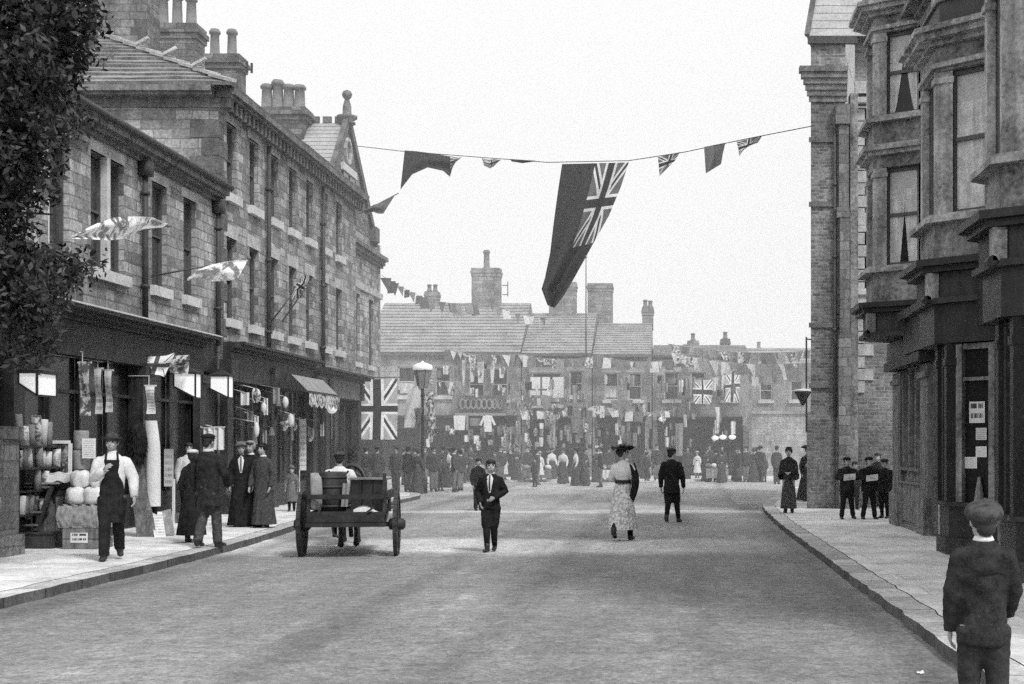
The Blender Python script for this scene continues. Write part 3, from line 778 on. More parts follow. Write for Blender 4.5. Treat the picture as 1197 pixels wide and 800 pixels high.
# roofs farther off, seen over the end of the street
for k, (x, y, wv) in enumerate(((-3.5,96,4),(2.0,100,5),(7.5,98,5))):
    f = far_house('distant_house', ['hazy distant house roof over the dim shop', 'hazy distant house roof over the flag-hung shop', 'hazy distant house roof over the blank wall'][k], x-wv, x+wv*.9, y, 6.6, 8.3-.1*k, [], 'stone_pale', n=6, depth=4, shop=None)
    chimney(f, x-1, y+4, .7, .7, 7.6, 8.9, 1, 'chim_far', .05, 'pot', .5, .14)
# ------------------------------------------------------------------ right: shops with bay windows over them
RX = 4.5
Q = empty('bay_window_building', 'tall bay-windowed stone building over dark shopfronts on the right', 'building', (RX, 20, PZ))
ho = [(24.3,26.3,1.25,3.1),(22.15,23.5,PZ,3.1),(17.55,18.75,PZ,3.1)]
m = MB(); m.wall('x', RX, 9, 27.3, PZ, 3.2, ho, .3); m.wall('x', RX, 9, 22.7, 3.2, 12.5, [(22.0,22.5,8.2,9.9)], .2); m.wall('x', RX, 22.7, 27.3, 3.2, 9.75)
m.wall('y', 27.3, RX, 14, PZ, 9.75); m.build('wall', 'bay', Q)
def offs(plan, o):
    """plan polyline pushed outwards (towards the street) by o"""
    r = []
    for i, p in enumerate(plan):
        ns = []
        for a, b in ((i-1, i), (i, i+1)):
            if 0 <= a and b < len(plan):
                d = (Vector(plan[b])-Vector(plan[a])).normalized(); ns.append(Vector((-d.y, d.x)))
        n = (ns[0]+ns[-1]).normalized(); k = 1/max(.4, n.dot(ns[0]))
        r.append((p[0]+n.x*o*k, p[1]+n.y*o*k))
    return r
def slab(m, plan, o, z0, z1, back=4.62):
    """bay-shaped slab; plan runs from the far wall point round to the near wall point"""
    q = offs(plan, o); pts = [(back, q[0][1])]+q+[(back, q[-1][1])]
    m.prism([p for p in pts], z0, z1)
def bay(plan, floors, lace='parted', base=4.25, top=None):
    """floors: (sill z, head z) per storey; plan four points far->near"""
    # plan is given far wall, far front, near front, near wall; street lies to the left (-X)
    plan = plan[::-1]       # near wall -> near front -> far front -> far wall gives outward normal on -X
    m = MB(); mo = MB()
    z = base
    lastz = base
    parts = []; slabs = []
    for k, (zs, zh) in enumerate(floors):
        slab(m, plan, 0, lastz, zs-.12)
        slabs.append(m); m = MB()
        slab(mo, plan, .16, zs-.119, zs-.04); slab(mo, plan, .1, zs-.038, zs)
        if k: slab(mo, plan, .2, lastz+.3, lastz+.4); slab(mo, plan, .12, lastz+.22, lastz+.298)
        lastz = zh
        # corner columns and jambs
        for i, p in enumerate(plan):
            q = Vector(p)
            if i in (1, 2):
                mo.prism([(p[0]+q_[0], p[1]+(q_[1] if i == 1 else -q_[1])) for q_ in ((0,.0),(.22,-.13),(.27,.02),(.1,.14),(0,.14))][::1 if i == 1 else -1], zs, zh)
                mo.prism([(p[0]+q_[0], p[1]+(q_[1] if i == 1 else -q_[1])) for q_ in ((-.03,-.03),(.23,-.17),(.28,.05),(.1,.18),(-.03,.18))][::1 if i == 1 else -1], zh-.17, zh-.09)
            else: mo.box(p[0]-.08, p[0]+.1, p[1]-.08, p[1]+.08, zs, zh)
        parts.append((zs, zh))
    zt = top or lastz+.5
    slab(m, plan, 0, lastz, zt)
    slab(mo, plan, .1, zt+.002, zt+.07); slab(mo, plan, .24, zt+.072, zt+.16); slab(mo, plan, .32, zt+.162, zt+.24)
    slab(mo, plan, .05, lastz+.05, lastz+.12)
    B = recalc(slabs[0].build('bay', 'bay', Q))
    for q in slabs[1:]+[m]: recalc(q.build('bay_wall', 'bay', B))
    recalc(mo.build('moulding', 'bay_pale', B))
    for zs, zh in parts:
        for i in range(3):
            a, b = Vector(plan[i]), Vector(plan[i+1]); d = (b-a); L = d.length; d.normalize(); n = Vector((-d.y, d.x))
            def X(t, o, z): return (a.x+d.x*t+n.x*o, a.y+d.y*t+n.y*o, z)
            e0, e1 = (.1, .2) if i == 0 else ((.2, .1) if i == 2 else (.2, .2))
            f = MB(); up = (n.x, n.y, 0)
            f.bar(X(e0+.03,-.14,zs), X(e0+.03,-.14,zh), .06, .06, up); f.bar(X(L-e1-.03,-.14,zs), X(L-e1-.03,-.14,zh), .06, .06, up)
            for zz in (zs+.04, zs+(zh-zs)*.52, zh-.04): f.bar(X(e0+.06,-.14,zz), X(L-e1-.06,-.14,zz), .05, .06, (0,0,1))
            W = f.build('window', 'frame', B)
            g = MB(); g.poly([X(e0,-.17,zs), X(L-e1,-.17,zs), X(L-e1,-.17,zh), X(e0,-.17,zh)]); g.build('pane', 'glass', W)
            c = MB()   # blind above, lace parted to the sides below
            w_ = L-e0-e1; zm = zs+(zh-zs)*.78
            c.grid(lambda u, v: X(e0+.05+(w_-.1)*u, -.165, zm+(zh-zm-.03)*v), 4, 1); c.build('blind', 'blind', W)
            c = MB()
            def fold(s):
                def fn(u, v):
                    wd = (w_-.1)*(.5*(.34+.66*v**.8) if (lace == 'parted' and zs > 6) else (.5*(.7+.3*min(1,v*1.4)) if lace == 'parted' else .5))
                    t = e0+.05+wd*u if s == 0 else e0+w_-.05-wd*u
                    return X(t, -.16+.004*math.sin(u*26), zs+.04+(zm-zs-.04)*v)
                return fn
            c.grid(fold(0), 14, 6); c.grid(fold(1), 14, 6); c.build('curtain', 'curtain', W, True)
    return B, zt
B1_, z1_ = bay([(4.5,26.9),(3.75,26.35),(3.75,25.4),(4.58,24.85)], [(4.98,6.8),(7.75,9.3)], base=4.3, top=9.6)
B2_, z2_ = bay([(4.5,21.3),(3.78,20.75),(3.78,19.6),(4.55,18.85)], [(4.95,7.0)], 'full', base=4.3, top=7.35)
B3_, z3_ = bay([(4.5,17.0),(3.75,16.4),(3.75,15.5),(4.5,14.9)], [(4.95,7.0),(8.2,10.0)], base=4.3, top=10.4)
# rounded pediment over the first bay, railing over the second
m = MB()
for o, h0, h1 in ((.1,0,.35),(-.05,.35,.62),(-.22,.62,.82)):
    slab(m, [(4.58,24.85),(3.75,25.4),(3.75,26.35),(4.5,26.9)], o, 9.846+h0, 9.846+h1-.003)
recalc(m.build('pediment', 'bay', B1_))
m = MB(); slab(m, [(4.55,18.85),(3.78,19.6),(3.78,20.75),(4.5,21.3)], .1, z2_+.243, z2_+.3); recalc(m.build('lead_edge', 'pipe', B2_)); m = MB(); slab(m, [(4.55,18.85),(3.78,19.6),(3.78,20.75),(4.5,21.3)], -.06, z2_+.302, z2_+.66); recalc(m.build('parapet', 'pipe', B2_)); m = MB(); slab(m, [(4.55,18.85),(3.78,19.6),(3.78,20.75),(4.5,21.3)], -.02, z2_+.662, z2_+.72); recalc(m.build('parapet_cap', 'corn', B2_))
W = sash(Q, 'x', RX, 22.0, 22.5, 8.2, 9.9, .15, .5, [(.1,.9,.1,.9)])
# window over the second bay
m = MB(); m.box(RX-.06, RX-.004, 19.1, 21.0, 7.9, 9.8); W = m.build('window', 'frame', Q); m = MB(); m.box(RX-.065, RX-.0605, 19.25, 20.85, 8.0, 9.7); W2 = m.build('pane', 'glass', W)
m = MB(); m.grid(lambda u, v: (RX-.068, 19.3+.6*u, 8.05+1.6*v), 6, 1); m.build('curtain', 'curtain', W)
# pilaster strips between the bays on the upper wall
for y0, y1 in ((17.15,17.6),(18.2,18.6),(22.75,23.1)):
    m = MB(); m.box(RX-.12, RX, y0, y1, 4.4, 12.5 if y0 < 22 else 9.7); m.build('pilaster', 'bay_pale', Q)
cornice_x(Q, RX, 22.7, 27.4, 9.4, [(.1,0,.1),(.3,.1,.22)], 'bay', sgn=-1)
# shop fascias: dark cornice, sign board and lower fascia following each bay's plan
P1 = [(4.58,24.85),(3.75,25.4),(3.75,26.35),(4.5,26.9)]; P2 = [(4.55,18.85),(3.78,19.6),(3.78,20.75),(4.5,21.3)]; P3 = [(4.5,14.9),(3.75,15.5),(3.75,16.4),(4.5,17.0)]
def fascia(plan, low):
    """dark shop cornice and sign board wrapped round the bay"""
    for o, z0, z1, mt, nm in ((.2,4.12,4.2,'shopwood','shop_cornice'),(.3,4.202,4.298,'shopwood','shop_cornice'),(.06,3.76,4.118,'shopwood2','sign_board'),(.14,3.68,3.758,'shopwood2','shop_moulding')):
        m = MB(); slab(m, plan, o, z0, z1); recalc(m.build(nm, mt, Q))
    if low: m = MB(); slab(m, plan, .02, 3.12, 3.678); recalc(m.build('fascia', 'shopwood', Q))
    p = Vector(plan[1]); m = MB(); m.box(p.x-.14, p.x+.02, p.y-.13, p.y+.06, 3.74, 4.115); B = m.build('console', 'bay_pale', Q)
    m = MB(); m.tube([(p.x-.14,p.y-.13,3.74),(p.x-.14,p.y+.06,3.74)], .06, 8, (0,0,1)); m.build('scroll', 'shopwood2', B)
fascia(P1, False); fascia(P2, True); fascia(P3, True)
m = MB(); m.box(RX-.3, RX-.002, 21.35, 24.8, 3.3, 3.9); m.build('sign_board', 'shopwood', Q); m = MB(); m.box(RX-.42, RX-.002, 21.35, 24.8, 3.903, 4.05); m.build('shop_cornice', 'shopwood2', Q)
m = MB(); m.box(RX-.28, RX-.002, 23.4, 27.25, 3.12, 3.29); m.build('fascia', 'shopwood2', Q); m = MB(); m.box(RX-.22, RX-.002, 24.86, 27.2, 3.3, 3.67); m.build('sign_board', 'shopwood', Q)
m = MB(); m.box(RX-.3, RX-.002, 17.05, 18.8, 3.3, 4.2); m.build('sign_board', 'shopwood', Q)
def shopbay(plan, cards):
    """canted shop window down to the pavement"""
    m = MB(); slab(m, plan, .05, PZ, .35); recalc(m.build('plinth', 'shopwood2', Q))
    m = MB(); slab(m, plan, 0, .352, .8); recalc(m.build('stall_riser', 'shopwood', Q))
    m = MB(); slab(m, plan, .07, .802, .86); recalc(m.build('shop_sill', 'shopwood2', Q))
    for i in range(3):
        a, b = Vector(plan[i]), Vector(plan[i+1]); d = (b-a); L = d.length; d.normalize(); n = Vector((-d.y, d.x)); up = (n.x,n.y,0)
        def X(t, o, z): return (a.x+d.x*t+n.x*o, a.y+d.y*t+n.y*o, z)
        f = MB()
        f.bar(X(.17,-.05,.862), X(.17,-.05,3.1), .1, .1, up); f.bar(X(L-.17,-.05,.862), X(L-.17,-.05,3.1), .1, .1, up); f.bar(X(.23,-.05,2.6), X(L-.23,-.05,2.6), .06, .05, (0,0,1)); f.bar(X(.23,-.05,3.06), X(L-.23,-.05,3.06), .06, .08, (0,0,1))
        W = f.build('shop_window', 'bay' if i == 0 else 'shopwood2', Q)
        g = MB(); g.poly([X(.1,-.09,.862),X(L-.1,-.09,.862),X(L-.1,-.09,3.1),X(.1,-.09,3.1)]); g.build('pane', 'glass', W)
        if i == 0 and cards:
            for (t0, z0, w_, h_, mt, lb) in cards:
                q = MB(); q.grid(lambda u, v: X(t0+w_*u, -.075, z0+h_*v), 1, 1); q.build('notice', mt, W)['label'] = lb
            q = MB(); p = Vector(X(L*.45,-.04,.862)); q.tube([p, p+Vector((0,0,.16)), p+Vector((0,0,.36))], [.08,.055,.02], 8); q.build('display_cone', 'dress', W)
    for i, p in enumerate(plan):
        mt = ['bay','shopwood','shopwood','shopwood'][i]
        m = MB(); m.box(p[0]-.05,p[0]+.1,p[1]-.08,p[1]+.08,.862,3.118); m.box(p[0]-.07,p[0]+.12,p[1]-.1,p[1]+.1,2.8,2.9); m.build('post', mt, Q)
G2 = [(4.55,18.85),(3.95,19.5),(3.95,20.15),(4.5,20.75)]; G3 = [(4.5,14.9),(3.9,15.5),(3.9,16.2),(4.5,16.8)]
shopbay(G2, [(.33,1.98,.26,.3,'print3','white notice with two bold lines of print'),(.3,1.74,.18,.17,'print2','grey printed notice under the bold one'),(.3,1.5,.18,.15,'print','small pale notice on the left of the pane'),(.46,1.34,.22,.16,'print','small pale notice lowest in the window')])
shopbay(G3, [])
# pillars at street level
for y0, y1, mt, pr in ((26.35,27.25,'woodmid',.1),(23.55,24.25,'woodmid',.1),(21.5,22.1,'bay_pale',.12),(17.1,17.5,'bay_pale',.12)):
    m = MB(); m.box(RX-pr, RX-.001, y0, y1, .75, 3.08); m.box(RX-pr-.07, RX-.001, y0-.03, y1+.03, PZ, .748); m.box(RX-pr-.05, RX-.001, y0-.03, y1+.03, 2.85, 2.95)
    m.box(RX-pr-.012, RX-pr, y0+.12, y1-.12, .9, 2.7); m.build('pilaster', mt, Q)
m = MB(); m.box(RX-.06, RX-.002, 24.26, 26.34, PZ, .95); m.box(RX-.1, RX-.002, 24.26, 26.34, .953, 1.0); m.box(RX-.12, RX-.002, 24.26, 26.34, 1.2, 1.26); m.box(RX-.075, RX-.061, 24.4, 26.2, .25, .85); m.box(RX-.1, RX-.002, 24.26, 26.34, PZ, .2); m.build('stall_riser', 'woodmid', Q)
f = MB()
for y in (24.3, 24.95, 25.6, 26.28): f.box(RX-.06, RX+.04, y-.05, y+.05, 1.262, 3.08)
W = f.build('shop_window', 'woodmid', Q); g = MB(); g.box(RX+.1, RX+.12, 24.26, 26.34, 1.25, 3.1); g.build('pane', 'glass_mid', W)
for y0, y1 in ((22.15,23.5),(17.55,18.75)):
    m = MB(); m.box(RX+.22, RX+.27, y0, y1, PZ, 3.1); m.box(RX+.2, RX+.219, y0+.2, y1-.2, .3, 1.1); m.box(RX+.2, RX+.219, y0+.2, y1-.2, 1.3, 2.3); m.build('door', 'shopwood', Q)
# roof behind (only its slope toward the street could ever show)
m = MB(); m.slope((RX-.1,9,12.5),(RX-.1,22.7,12.5),(9,9,15.5),(9,22.7,15.5), 10); m.slope((RX-.1,22.75,9.8),(RX-.1,27.4,9.8),(9,22.75,13),(9,27.4,13), 10); m.build('roof', 'slate', Q)

# ------------------------------------------------------------------ right: brick end house with steep roof
E = empty('brick_house', 'tall sooty brick house with steep slate roof beyond the bay windows', 'building', (4, 34, PZ))
FY = 34.0; ex0 = 3.46; ez = 11.75
m = MB(); m.wall('y', FY, ex0, 4.32, PZ, ez); m.poly([(ex0,FY,PZ),(6.5,48,PZ),(6.5,48,ez),(ex0,FY,ez)]); m.build('wall', 'brick', E)
m = MB(); m.wall('y', FY+.35, 4.6, 9, PZ, 12.4, [(4.7,5.0,9.0,10.5),(4.7,5.0,5.6,7.2)], .2); m.build('wall', 'brick_dark', E)
# plinth and string courses on the face
m = MB(); m.box(ex0-.1, 4.3, FY-.1, FY-.002, PZ, 2.3); m.prism([(ex0-.1,FY-.1),(4.3,FY-.1),(4.3,FY-.002),(ex0-.1,FY-.002)], 2.302, lambda p: 2.31 if p[1] < FY-.05 else 2.5); m.build('plinth', 'brick_dark', E)
for z in (3.1, 4.6, 7.6, 9.2): m = MB(); m.box(ex0-.05, 4.33, FY-.05, FY-.003, z, z+.12); m.build('string_course', 'quoin', E)
m = MB(); [m.box(ex0-o_, 4.35, FY-o_*.9, FY-.003, z_, z_+.136) for o_, z_ in ((.05,10.2),(.1,10.34),(.14,10.48),(.19,10.62),(.25,10.76),(.3,10.9))]; m.build('cornice', 'corn', E)
m = MB(); m.box(ex0-.08, 4.6, FY-.12, FY-.003, ez-.12, ez+.06); m.build('gutter', 'pipe', E)
# stepped stone buttress with weathered offsets, and the paler stone strip beside it
m = MB(); m.box(4.12, 4.42, FY-.28, FY-.003, PZ, 4.4); m.box(4.16, 4.4, FY-.22, FY-.003, 4.402, 7.3); m.box(4.08, 4.4, FY-.24, FY-.003, 7.302, 7.55); m.box(4.14, 4.38, FY-.18, FY-.003, 7.552, 9.6); m.box(4.05, 4.4, FY-.26, FY-.003, 9.602, 10.1); m.build('buttress', 'stone_dark', E)
m = MB(); m.box(4.43, 4.62, FY-.1, FY+.3, PZ, 10.4); m.build('stone_strip', 'bay', E)
k = 0; m = MB(); z = 3.0
while z < 10.2:
    m.box(4.64, 4.64+(.42 if k % 2 else .2), FY+.3, FY+.345, z, z+.28); z += .31; k += 1
m.build('quoins', 'lintel', E)
for h in ((4.7,5.0,9.0,10.5),(4.7,5.0,5.6,7.2)):
    W = sash(E, 'y', FY+.35, *h, .15, .5); lintel(W, 'y', FY+.35, h[0], h[1], h[3], .3, .1, -.06); sill(W, 'y', FY+.35, h[0], h[1], h[2], -.12, .15, .08)
m = MB(); m.slope((ex0-.1,FY-.1,ez+.06),(5.6,FY-.1,ez+.06),(ex0+.55,FY+1.1,15.2),(5.6,FY+1.1,15.2), 16, .02); m.slope((ex0-.1,FY-.1,ez+.06),(6.4,48,ez+.06),(ex0+.55,FY+1.1,15.2),(7,48,15.2), 4, .02); m.build('roof', 'slate_lt', E)
m = MB(); m.bar((ex0-.1,FY-.1,ez+.08), (ex0+.55,FY+1.1,15.24), .12, .1); m.build('hip_tiles', 'corn', E)
pipe(E, 4.05, FY-.06, PZ, 9.5, .045, False)
m = MB(); m.tube([(4.62,FY+.2,10.2),(5.4,FY+.2,10.2)], .05, 6); m.build('drainpipe', 'pipe', E)
# bracket lamp on the corner
L = empty('bracket_lamp', 'hanging shade lamp on bracket at corner of the brick house', 'lamp', (ex0-.1, FY-.2, 2.9))
m = MB(); m.tube([(ex0-.13,FY-.2,2.0),(ex0-.13,FY-.2,4.35)], .022, 6); m.bar((ex0-.13,FY-.2,4.3),(ex0,FY-.05,4.3),.03,.03); m.build('rod', 'iron', L)
m = MB(); m.lathe([(.23,0),(.23,.05),(.05,.3)][::-1] if False else [(.03,-.34),(.1,-.2),(.2,-.03),(.21,0)], (ex0-.22,FY-.2,3.0), 12); m.build('shade', 'iron', L, True)
m = MB(); m.lathe([(.22,0),(.2,.05),(.02,.07)], (ex0-.22,FY-.2,3.004), 12); m.build('cap', 'white', L, True)

# ------------------------------------------------------------------ street tree overhanging at the left
T = empty('street_tree', 'dark leafy tree overhanging the shop front at the far left', 'tree', (-10.6, 17.2, PZ))
m = MB(); m.tube([(-10.6,17.2,PZ),(-10.5,17.2,1.8),(-10.3,17.3,3.4),(-10.1,17.4,5.2),(-9.7,17.5,7.5),(-9.6,17.6,10)], [.26,.22,.19,.15,.1,.04], 10)
rt = random.Random(3)
cl = []
for k in range(34):
    z0 = rt.uniform(2.8, 8.5); a = rt.uniform(-.6, .6); L_ = rt.uniform(1.2, 2.4)
    e = Vector((-10.1+math.cos(a)*L_*.9, 17.4+math.sin(a)*L_, z0+rt.uniform(.2, 1.2)))
    s = Vector((-10.2, 17.3, z0)); m.tube([s, s.lerp(e, .5)+Vector((0,0,.12)), e], [.05,.03,.012], 6)
m.build('trunk', 'iron', T, True)
# crown: leaf clumps, outline follows the tree's lean over the pavement
def crown_ok(p):
    x = 785+1600*p.x/p.y; y = 522-1600*(p.z-EYE)/p.y
    return True
lf = MB()
def leafclump(c, r, n):
    for _ in range(n):
        d = Vector((rt.gauss(0,1), rt.gauss(0,1), rt.gauss(0,.8))); d = d.normalized()*r*rt.random()**.45
        p = c+d; s = rt.uniform(.018, .05)
        u = Vector((rt.gauss(0,1), rt.gauss(0,1), rt.gauss(0,1))).normalized(); v = u.cross(Vector((rt.gauss(0,1), rt.gauss(0,1), rt.gauss(0,1)))).normalized()
        lf.poly([p-u*s*1.5, p+v*s*.62-u*s*.1, p+u*s*1.5, p-v*s*.62-u*s*.1])
# outline of the crown on its street side: (height, reach toward the street)
prof = [(2.55,-7.95),(3.0,-7.85),(3.5,-7.75),(3.7,-7.6),(3.85,-7.4),(3.97,-7.2),(4.07,-7.8),(4.2,-8.15),(4.65,-8.15),(4.85,-7.8),(5.1,-7.8),(5.4,-7.82),(5.6,-7.55),(5.8,-7.25),(6.0,-7.5),(6.2,-7.55),(6.5,-7.35),(7.0,-7.25),(7.4,-7.2),(9.4,-7.3)]
def reach(z):
    for (a, b), (c, d) in zip(prof, prof[1:]):
        if a <= z <= c: return b+(d-b)*(z-a)/(c-a)
    return prof[0][1] if z < prof[0][0] else prof[-1][1]
for k in range(900):
    z = rt.uniform(2.75, 9.2); y_ = 17.3+rt.gauss(0, .6); xm = reach(z)*y_/17.3-.38
    c = Vector((xm-abs(rt.gauss(0, 1.2)), y_, EYE+(z-EYE)*y_/17.3))
    if c.x < -11.8: continue
    leafclump(c, rt.uniform(.16, .34), 92)
for k in range(430):   # ragged sprays at the street-side edge
    z = rt.uniform(2.7, 9.2); y_ = 17.2+rt.gauss(0, .4); c = Vector((reach(z)*y_/17.3+rt.uniform(-.4, .0), y_, EYE+(z-EYE)*y_/17.3))
    leafclump(c, rt.uniform(.08, .3), 16)
lf.build('crown', 'leaf', T)

# ------------------------------------------------------------------ stone gate pier and goods outside the left shop
m = MB(); m.box(-9.9,-9.3,19.0,19.5,PZ,1.75); m.box(-9.95,-9.25,18.95,19.55,1.752,1.9); m.prism([(-9.95,18.95),(-9.25,18.95),(-9.25,19.55),(-9.95,19.55)], 1.902, lambda p: 1.93)
m.box(-9.96,-9.24,18.94,19.56,PZ,.4)
tag(m.build('gate_pier', 'stone_dark', loc=(-9.6,19.25,PZ)), 'sooty stone gate pier at the far left edge of the pavement', 'pier')

def lamp_box(name, label, c, lx, ly, ht, hs):
    """wedge-bottomed shop lamp: tall toward the street (+X), short toward the window"""
    L = empty(name, label, 'lamp', c)
    x, y, z = c; x0, x1 = x-lx/2, x+lx/2; y0, y1 = y-ly/2, y+ly/2
    def face(pts, sub):
        q = MB(); q.poly(pts); return q.build('glass_panel', 'opal', L)
    face([(x0,y0,z-hs),(x1,y0,z-ht),(x1,y0,z),(x0,y0,z)], 0); face([(x1,y0,z-ht),(x1,y1,z-ht),(x1,y1,z),(x1,y0,z)], 0); face([(x0,y1,z-hs),(x1,y1,z-ht),(x1,y1,z),(x0,y1,z)], 0)
    f = MB(); e = .028
    for a, h in ((x0,hs),(x1,ht)):
        for b in (y0,y1): f.bar((a,b,z-h),(a,b,z),e,e)
    for b in (y0,y1): f.bar((x0,b,z-hs),(x1,b,z-ht),e,e)
    f.bar((x1,y0,z-ht),(x1,y1,z-ht),e,e); f.bar((x0,y0,z-hs),(x0,y1,z-hs),e,e)
    f.box(x0-.03,x1+.03,y0-.03,y1+.03,z+.002,z+.03); f.build('frame', 'iron', L)
    r = MB(); r.prism([(x0-.02,y0-.02),(x1+.02,y0-.02),(x1+.02,y1+.02),(x0-.02,y1+.02)], z+.032, z+.05)
    k = len(r.v); ap = (x,y,z+.17)
    for p, q in (((x0,y0),(x1,y0)),((x1,y0),(x1,y1)),((x1,y1),(x0,y1)),((x0,y1),(x0,y0))): r.poly([(p[0],p[1],z+.051),(q[0],q[1],z+.051),ap])
    r.bar((x-.7,y,z+.16),(x+.02,y,z+.16),.025,.025); r.build('hood', 'iron', L); return L
lamp_box('shop_lamp', 'white wedge-shaped shop lamp half hidden under the tree leaves', pt(44,438,19.6)+Vector((.0,0,0)), .26, .6, .31, .14)
lamp_box('shop_lamp', 'white wedge-shaped shop lamp just right of the small shop union flag', pt(219,438,26.8), .42, .3, .46, .24)
lamp_box('shop_lamp', 'white wedge-shaped shop lamp under dark hood, rightmost of the shop lamps', pt(259,441,30.4), .4, .32, .46, .26)
# ------------------------------------------------------------------ goods outside the left shop
def thing1(name, mb, mat, label, cat, loc, group=None, smooth=False):
    o = mb.build(name, mat, None, smooth, loc); return tag(o, label, cat, group)
rk = empty('display_rack', 'dark wooden rack of shelves holding pale rolls by the gate pier', 'rack', (-9.6, 20.4, PZ))
tiers = [.62, .98, 1.33, 1.66]
m = MB()
for z in tiers: m.box(-9.78, -9.44, 19.66, 21.2, z-.03, z)
m.build('shelf', 'shopwood', rk)
for y in (19.63, 21.23):
    for x in (-9.76, -9.46): m = MB(); m.box(x-.02, x+.02, y-.027, y+.027, PZ, 1.7); m.build('upright', 'shopwood', rk)
rr = random.Random(5); RS = Vector((-.3, .8, 0))
rk.location += RS
for ti, z in enumerate(tiers):
    for k in range(7):
        r = rr.uniform(.048, .078); h = rr.uniform(.2, .315) if ti < 3 else rr.uniform(.24,.48); y = 19.78+k*.2+rr.uniform(-.03,.03); x = -9.52+rr.uniform(-.03,.03)
        if rr.random() < .1: continue
        m = MB(); m.lathe([(r,0),(r,h*.98),(r*.94,h),(r*.6,h),(r*.55,h-.04)], (0,0,0), 12)
        o = tag(m.build('paper_roll', ['white','dress','pattern','grey','white','print_skirt'][rr.randrange(6)], None, True), 'short pale roll standing on the shop rack by the gate pier', 'roll', 'pale rolls on the shop rack')
        o.location = Vector((x, y, z+.001))+RS; o.rotation_euler = (rr.uniform(-.09,.09), rr.uniform(-.07,.07), 0)
# framed picture propped, facing the road
def framed(c, w_, h_):
    P = empty('framed_picture', 'large picture in a white frame propped above the crates', 'picture', c)
    x, y, z = c; rx = Vector((.96,.28,0)); nb = Vector((-.28,.96,0))
    def X(u, d, v): q = Vector((x,y,z))+rx*u+nb*(d+v*.12); return (q.x,q.y,z+v)
    f = MB(); t = .05
    for a, b in (((-w_/2,0),(w_/2,0)),((-w_/2,h_),(w_/2,h_))): f.bar(X(a[0],0,a[1]), X(b[0],0,b[1]), .04, t)
    for a, b in (((-w_/2,t/2),(-w_/2,h_-t/2)),((w_/2,t/2),(w_/2,h_-t/2))): f.bar(X(a[0],0,a[1]), X(b[0],0,b[1]), t, .036)
    f.build('frame', 'white', P)
    g = MB(); g.poly([X(-w_/2,.01,0),X(w_/2,.01,0),X(w_/2,.01,h_),X(-w_/2,.01,h_)]); g.build('print', 'picture', P)
goods0 = set(bpy.data.objects)
framed((-9.25, 20.4, 1.18), .32, .54)
# bench of boxes under it
def slatbox(name, label, x0, x1, y0, y1, z0, z1, n, mat, vertical=True, mark=None):
    b = MB(); b.box(x0+.02, x1-.02, y0+.02, y1-.02, z0+.01, z1-.01)
    o = empty(name, label, 'crate', ((x0+x1)/2,(y0+y1)/2,z0))
    b.build('dark_core', 'void', o)  # near-black core painting in the shade seen between the boards
    s = MB(); L = (x1-x0)/n if vertical else (z1-z0)/n
    for k in range(n):
        if vertical: s.box(x0+k*L+.006, x0+(k+1)*L-.006, y0, y0+.02, z0, z1); 
        else: s.box(x0, x1, y0, y0+.018, z0+k*L+.006, z0+(k+1)*L-.006)
    for k in range(n):
        if not vertical: s.box(x1-.018, x1, y0+.019, y1, z0+k*L+.006, z0+(k+1)*L-.006); s.box(x0, x0+.018, y0+.019, y1, z0+k*L+.006, z0+(k+1)*L-.006)
        else:
            Ly = (y1-y0-.04)/n; s.box(x1-.018, x1, y0+.021+k*Ly, y0+.021+(k+1)*Ly-.01, z0, z1); s.box(x0, x0+.018, y0+.021+k*Ly, y0+.021+(k+1)*Ly-.01, z0, z1)
    s.box(x0, x1, y0+.02, y1, z1-.008, z1+.006)
    s.build('boards', mat, o)
    if mark:
        q = MB(); q.grid(lambda u, v: (x0+mark[0]+(mark[1]-mark[0])*u, y0-.004, z0+mark[2]+(mark[3]-mark[2])*v), 1, 1); q.build('label_sheet', 'print3', o)
    return o
slatbox('packing_case', 'tall planked packing case with upright boards behind the step ladder', -9.35, -8.82, 19.9, 20.5, PZ, .86, 4, 'woodmid')
slatbox('wooden_crate', 'dark shallow crate lying on top of the planked packing case', -9.32, -8.86, 19.92, 20.4, .868, 1.08, 2, 'shopwood2', False)
m = MB(); m.grid(lambda u, v: (-9.3+.62*u, 19.86+.04*v-.03, 1.1+.13*v+.02*math.sin(u*17)), 16, 3); m.grid(lambda u, v: (-9.3+.62*u, 19.87+.4*v, 1.235+.015*math.sin(u*17+v*5)), 16, 4)
thing1('folded_cloth', m, 'white', 'folded white cloth lying along the top of the shallow crate', 'cloth', (-9.0,19.9,1.09), None, True)
m = MB(); m.prism([(-9.55,19.05),(-8.75,19.05),(-8.75,19.5),(-9.55,19.5)], PZ, .33); m.box(-9.57,-8.73,19.03,19.52,.332,.35)
thing1('platform_box', m, 'shopwood2', 'low dark platform box at the foot of the packing case', 'box', (-9.1,19.3,PZ))
SL = empty('step_ladder', 'dark wooden step ladder standing open beside the gate pier', 'ladder', (-9.35,19.6,PZ))
for x in (-9.5, -9.12):
    m = MB(); m.bar((x,19.3,.36),(x*1.0+.04,19.8,1.06),.035,.07,(1,0,0)); m.build('rail', 'shopwood', SL)
for k in range(4):
    z = .45+k*.19; y = 19.3+.5*(z-.36)/.7
    m = MB(); m.box(-9.48,-9.1,y-.07,y+.05,z-.012,z+.012); m.build('tread', 'woodmid', SL)
m = MB(); m.box(-9.55,-9.0,19.74,19.92,1.062,1.09); m.build('top_board', 'woodpale', SL)
m = MB(); m.bar((-9.45,20.0,.36),(-9.42,19.85,1.05),.03,.04,(1,0,0)); m.bar((-9.1,20.0,.36),(-9.1,19.85,1.05),.03,.04,(1,0,0)); m.build('rear_leg', 'shopwood', SL)
